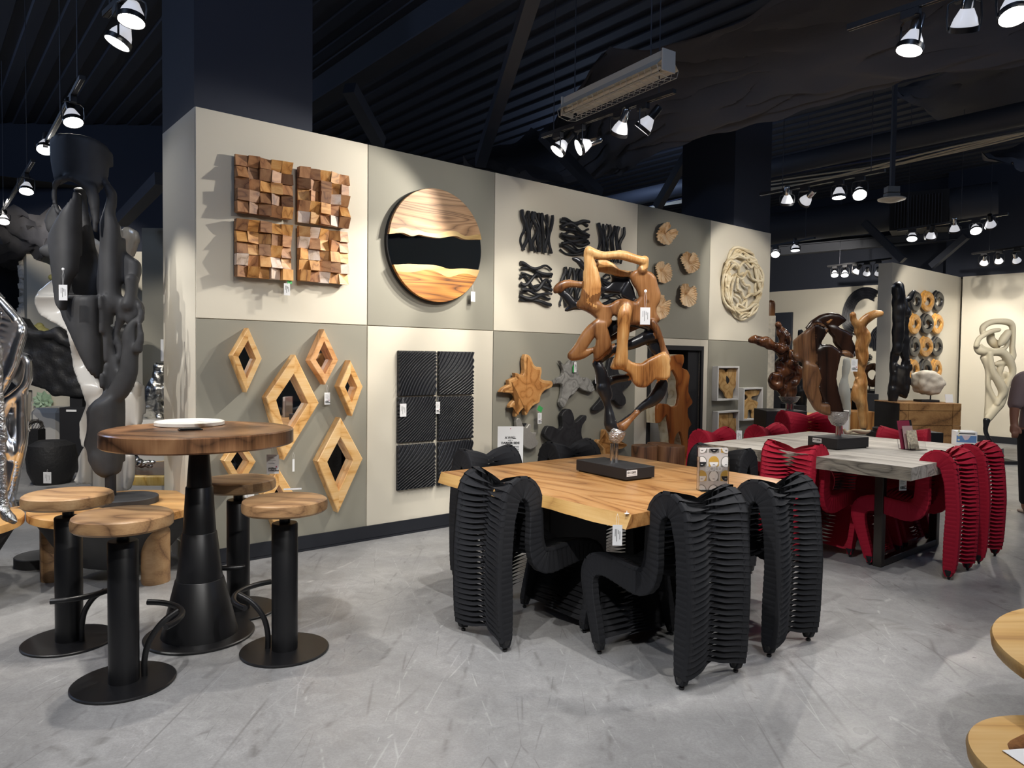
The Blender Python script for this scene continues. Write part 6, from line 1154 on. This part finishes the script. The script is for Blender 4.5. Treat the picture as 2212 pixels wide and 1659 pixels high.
# tracks and spotlights
RAILS = []
def rail(p, q, z, lab, wires=(.1, .9), ext=(0, 0)):
    a, b = G(*p, z), G(*q, z); RAILS.append((a.copy(), b.copy())); dd = (b-a).normalized(); a -= dd*ext[0]; b += dd*ext[1]; t = thing('track_rail', lab, 'lighting track'); bar(a, b, .036, .028, 'rail', M['blackm'], None, t)
    for o_ in (-.012, .012): bar(a+Vector((-dd.y*o_, dd.x*o_, -.002)), b+Vector((-dd.y*o_, dd.x*o_, -.002)), .003, .003, 'conductor_strip', M['steel'], None, t)
    for u in wires: c = a.lerp(b, u); MB().tube([c+Vector((0, 0, .02)), Vector((c.x, c.y, 5.1))], .004, 5).obj('hanger_wire', M['beam'], t)
ZR = 3.235
rail((1172, 298), (1457, 201), ZR, 'lighting track with four spotlights under the fluorescent fixture'); rail((228, 38), (330, -60), ZR, 'lighting track at the top left above two spotlights'); rail((178, 172), (95, 322), ZR, 'lighting track above the tall charcoal sculpture', (.1, .5)); rail((72, 350), (-20, 500), ZR, 'lighting track at the left edge', (.1, .6))
rail((1832, 66), (2000, 10), ZR, 'lighting track at the upper right', (.3,), (0, 1.4)); rail((1642, 423), (1912, 371), ZR, 'lighting track with four spotlights above the right end of the wall', (.2, .9)); rail((1940, 500), (2178, 464), ZR, 'lighting track with five spotlights right of the air register', (.1, .6)); rail((1788, 577), (1925, 560), ZR, 'short far lighting track with five spotlights over the far wall', (.2,)); rail((1664, 534), (1760, 516), ZR, 'short lighting track right of the wall end', (.8,)); rail((2100, 550), (2230, 532), ZR, 'lighting track above the far right wall', (.3,))
def spotlight(px, py, tgt, lab, watt=0, zh=3.05, size=1.0, blend=.4, col=(1, .94, .85), aim=None, lit=True, k=1):
    p0 = G(px, py, zh); p = None; best = 1e9
    for a, b in RAILS:
        r = ray(px, py); d_ = b-a; den = r.x*d_.y-r.y*d_.x
        if abs(den) < 1e-6: continue
        u = (a.x*r.y-a.y*r.x)/den; 
        q = a+d_*u; m_ = (q-p0).xy.length
        if -.8 < u < 1.8 and m_ < best: best = m_; p = Vector((q.x, q.y, H+r.z*q.y/r.y))
    if p is None or best > 1.6: p = p0
    zh = p.z; tgt = Vector(tgt); d_ = (tgt-p).normalized(); t = thing('track_spotlight', lab, 'spotlight', p, 0, 'track spotlights'); T = d_.to_track_quat('-Z', 'Y').to_matrix().to_4x4()
    bl_ = MB().lathe([(.022, .10), (.03, .085), (.05, .045), (.060, .01), (.060, 0)], 20, T=T, cap=False).obj('bulb', M['bulbback'], t)
    MB().lathe([(.004, -.004), (.058, 0), (.058, .002)], 20, T=T).obj('lens', M['bulb'] if lit else M['bulbback'], bl_)
    MB().lathe([(.061, -.012), (.066, -.012), (.066, .014), (.061, .014), (.061, -.012)], 22, T=T, cap=False).obj('ring', M['black'], t)
    MB().lathe([(.022, .085), (.029, .09), (.029, .175), (.024, .182)], 16, T=T).obj('socket', M['steel'] if k % 3 else M['black'], t)
    sd = d_.cross(Vector((0, 0, 1))); sd = sd.normalized() if sd.length > .05 else Vector((1, 0, 0)); zt = ZR-zh
    MB().tube([sd*.068, sd*.074+Vector((0, 0, .05)), sd*.07+Vector((0, 0, zt-.055)), sd*.045+Vector((0, 0, zt-.04)), -sd*.045+Vector((0, 0, zt-.04)), -sd*.07+Vector((0, 0, zt-.055)), -sd*.074+Vector((0, 0, .05)), -sd*.068], .005, 6).obj('yoke', M['black'], t)
    MB().rbox(-.02, .02, -.045, .045, zt-.045, zt, .003, T=Matrix.Rotation(YAW, 4, 'Z')).obj('adapter', M['blackm'], t)
    if watt: spot(p+d_*.03, tgt, watt, size, blend, .03, col, 'spot_beam')
SL = [
 (1205, 325, WP(.9, .9), 105, 'spotlight first from the left on the middle track, aimed down at the diamond mirrors'), (1252, 318, WP(.62, 2.1), 115, 'spotlight second on the middle track, its lit face turned left'), (1337, 288, WP(3.0, 1.1), 40, 'spotlight third on the middle track, white bulb and socket towards us'), (1388, 278, WP(1.75, .9), 60, 'spotlight rightmost on the middle track, its lit face turned left'),
 (255, 90, (-2.9, 3.3, .8), 60, 'spotlight lower left of the two at the top left, lit face to the lower left'), (284, 42, (-1.9, 3.0, 0), 70, 'spotlight facing straight down at the top left'), (158, 262, (-2.2, 4.4, .4), 50, 'lit spotlight directly above the cup of the charcoal sculpture'), (97, 322, (-3.3, 4.8, .5), 0, 'lit spotlight half hidden behind the charcoal cup'), (57, 412, (-4.2, 6.0, 0), 40, 'lit spotlight left of the charcoal sculpture, upper of the left edge group'), (8, 478, (-5.6, 7.6, 0), 0, 'lit spotlight at the very left edge'),
 (1965, 105, (1.1, 3.6, 0), 70, 'spotlight left of the three at the upper right, lit face to the left'), (2082, 62, (2.6, 5.0, .5), 60, 'spotlight middle of the three at the upper right, back of its bulb towards us'), (2190, 32, (2.0, 2.2, 0), 0, 'bright spotlight in the upper right corner facing us'),
 (1700, 440, (3.2, 8.6, .8), 40, 'spotlight leftmost on the track above the right end of the wall'), (1738, 436, WP(6.3, 2.4), 30, 'spotlight second above the right end of the wall, lit face turned left'), (1812, 425, (3.1, 6.9, 0), 40, 'spotlight third above the right end of the wall, pointing down'), (1857, 420, (2.6, 4.6, .4), 50, 'bright spotlight rightmost above the right end of the wall'),
 (1970, 515, (4.6, 8.6, .5), 50, 'spotlight first on the track right of the air register, lit'), (2010, 515, (5.9, 10.8, .8), 40, 'spotlight second on the track right of the air register, turned away'), (2062, 500, (6.4, 10.4, .6), 40, 'spotlight third on the track right of the air register, turned away'), (2108, 498, (4.9, 6.5, 0), 60, 'bright spotlight fourth on the track right of the air register'), (2140, 488, (7.5, 11.0, 1.0), 50, 'spotlight last on the track right of the air register, dim back view'),
 (1803, 594, (5.4, 11.9, .2), 0, 'lit spotlight leftmost on the far track'), (1825, 594, (5.6, 11.9, .2), 0, 'lit spotlight second on the far track'), (1847, 590, (5.6, 14.5, 1.4), 0, 'spotlight third on the far track, turned away'), (1872, 592, (7.2, 15.2, 1.6), 80, 'spotlight fourth on the far track, turned away'), (1897, 592, (7.6, 15.0, 1.4), 0, 'spotlight fifth on the far track, beside the partition top'),
 (1675, 549, (3.0, 8.4, 0), 40, 'glaring spotlight just right of the wall end'), (1718, 540, (4.2, 10.3, 0), 30, 'spotlight pointing down right of the glaring one'), (2125, 570, (8.4, 13.4, 1.6), 70, 'spotlight left of three above the far right wall'), (2158, 566, (8.9, 12.9, 1.6), 60, 'spotlight middle of three above the far right wall'), (2197, 565, (9.3, 12.6, 1.4), 0, 'spotlight right of three above the far right wall')]
for k, (x, y, tg, wt, lab) in enumerate(SL): spotlight(x, y, tg, lab, wt, k=k, size=1.1)
# fluorescent fixture (switched off) above the middle track
a, b = at(1226, 252, 5.78), at(1442, 172, 4.88); a.z = b.z = 3.40; dd = (b-a).normalized(); L_ = (b-a).length; t = thing('fluorescent_fixture', 'long white fluorescent fixture with a wire guard, switched off, above the middle track', 'light fixture', a, math.atan2(dd.y, dd.x)); M['enamel'] = mat('white_enamel', 'C9C4B8', .4)
MB().rbox(0, L_, -.045, .045, .03, .10, .004).obj('housing', M['enamel'], t); MB().rbox(-.012, 0, -.06, .06, -.04, .105, .002).obj('end_cap', M['enamel'], t); MB().rbox(L_, L_+.012, -.06, .06, -.04, .105, .002).obj('end_cap', M['enamel'], t)
for s in (-1, 1): MB().add([(0, s*.045, .05), (L_, s*.045, .05), (L_, s*.10, -.01), (0, s*.10, -.01), (0, s*.045, .053), (L_, s*.045, .053), (L_, s*.103, -.01), (0, s*.103, -.01)], [(0, 1, 2, 3), (7, 6, 5, 4), (3, 2, 6, 7), (0, 4, 5, 1)]).obj('reflector', M['enamel'], t); MB().tube([(.02, s*.035, -.005), (L_-.02, s*.035, -.005)], .013, 10).obj('lamp_tube', M['enamel'], t)
for k in range(19): x = L_*k/18; MB().tube([(x, -.10, -.01), (x, -.085, -.06), (x, 0, -.075), (x, .085, -.06), (x, .10, -.01)], .0022, 4).obj('guard_wire', M['enamel'], t)
for s in (-.085, 0, .085): MB().tube([(0, s, -.06 if s else -.075), (L_, s, -.06 if s else -.075)], .0022, 4).obj('guard_rod', M['enamel'], t)
for u in (.08, .85): MB().tube([(L_*u, 0, .10), (L_*u, 0, 1.7)], .005, 5).obj('hanger_wire', M['beam'], t)
# sensor
p = at(1926, 432, 8.4); t = thing('ceiling_sensor', 'round white wireless antenna disc hanging under a grey box at the right', 'antenna', p); MB().lathe([(.02, -.03), (.06, -.025), (.145, .0), (.15, .012), (.13, .022), (.03, .03)], 32).obj('disc', M['enamel'], t); MB().rbox(-.075, .075, -.05, .05, .03, .075, .004).rbox(-.07, .07, -.05, .05, .08, .15, .004).obj('junction_box', mat('galvanised', '77756F', .5, .3), t); MB().rbox(-.022, .022, -.022, .022, .15, 5.1-p.z, .002).obj('strut', M['beam'], t)
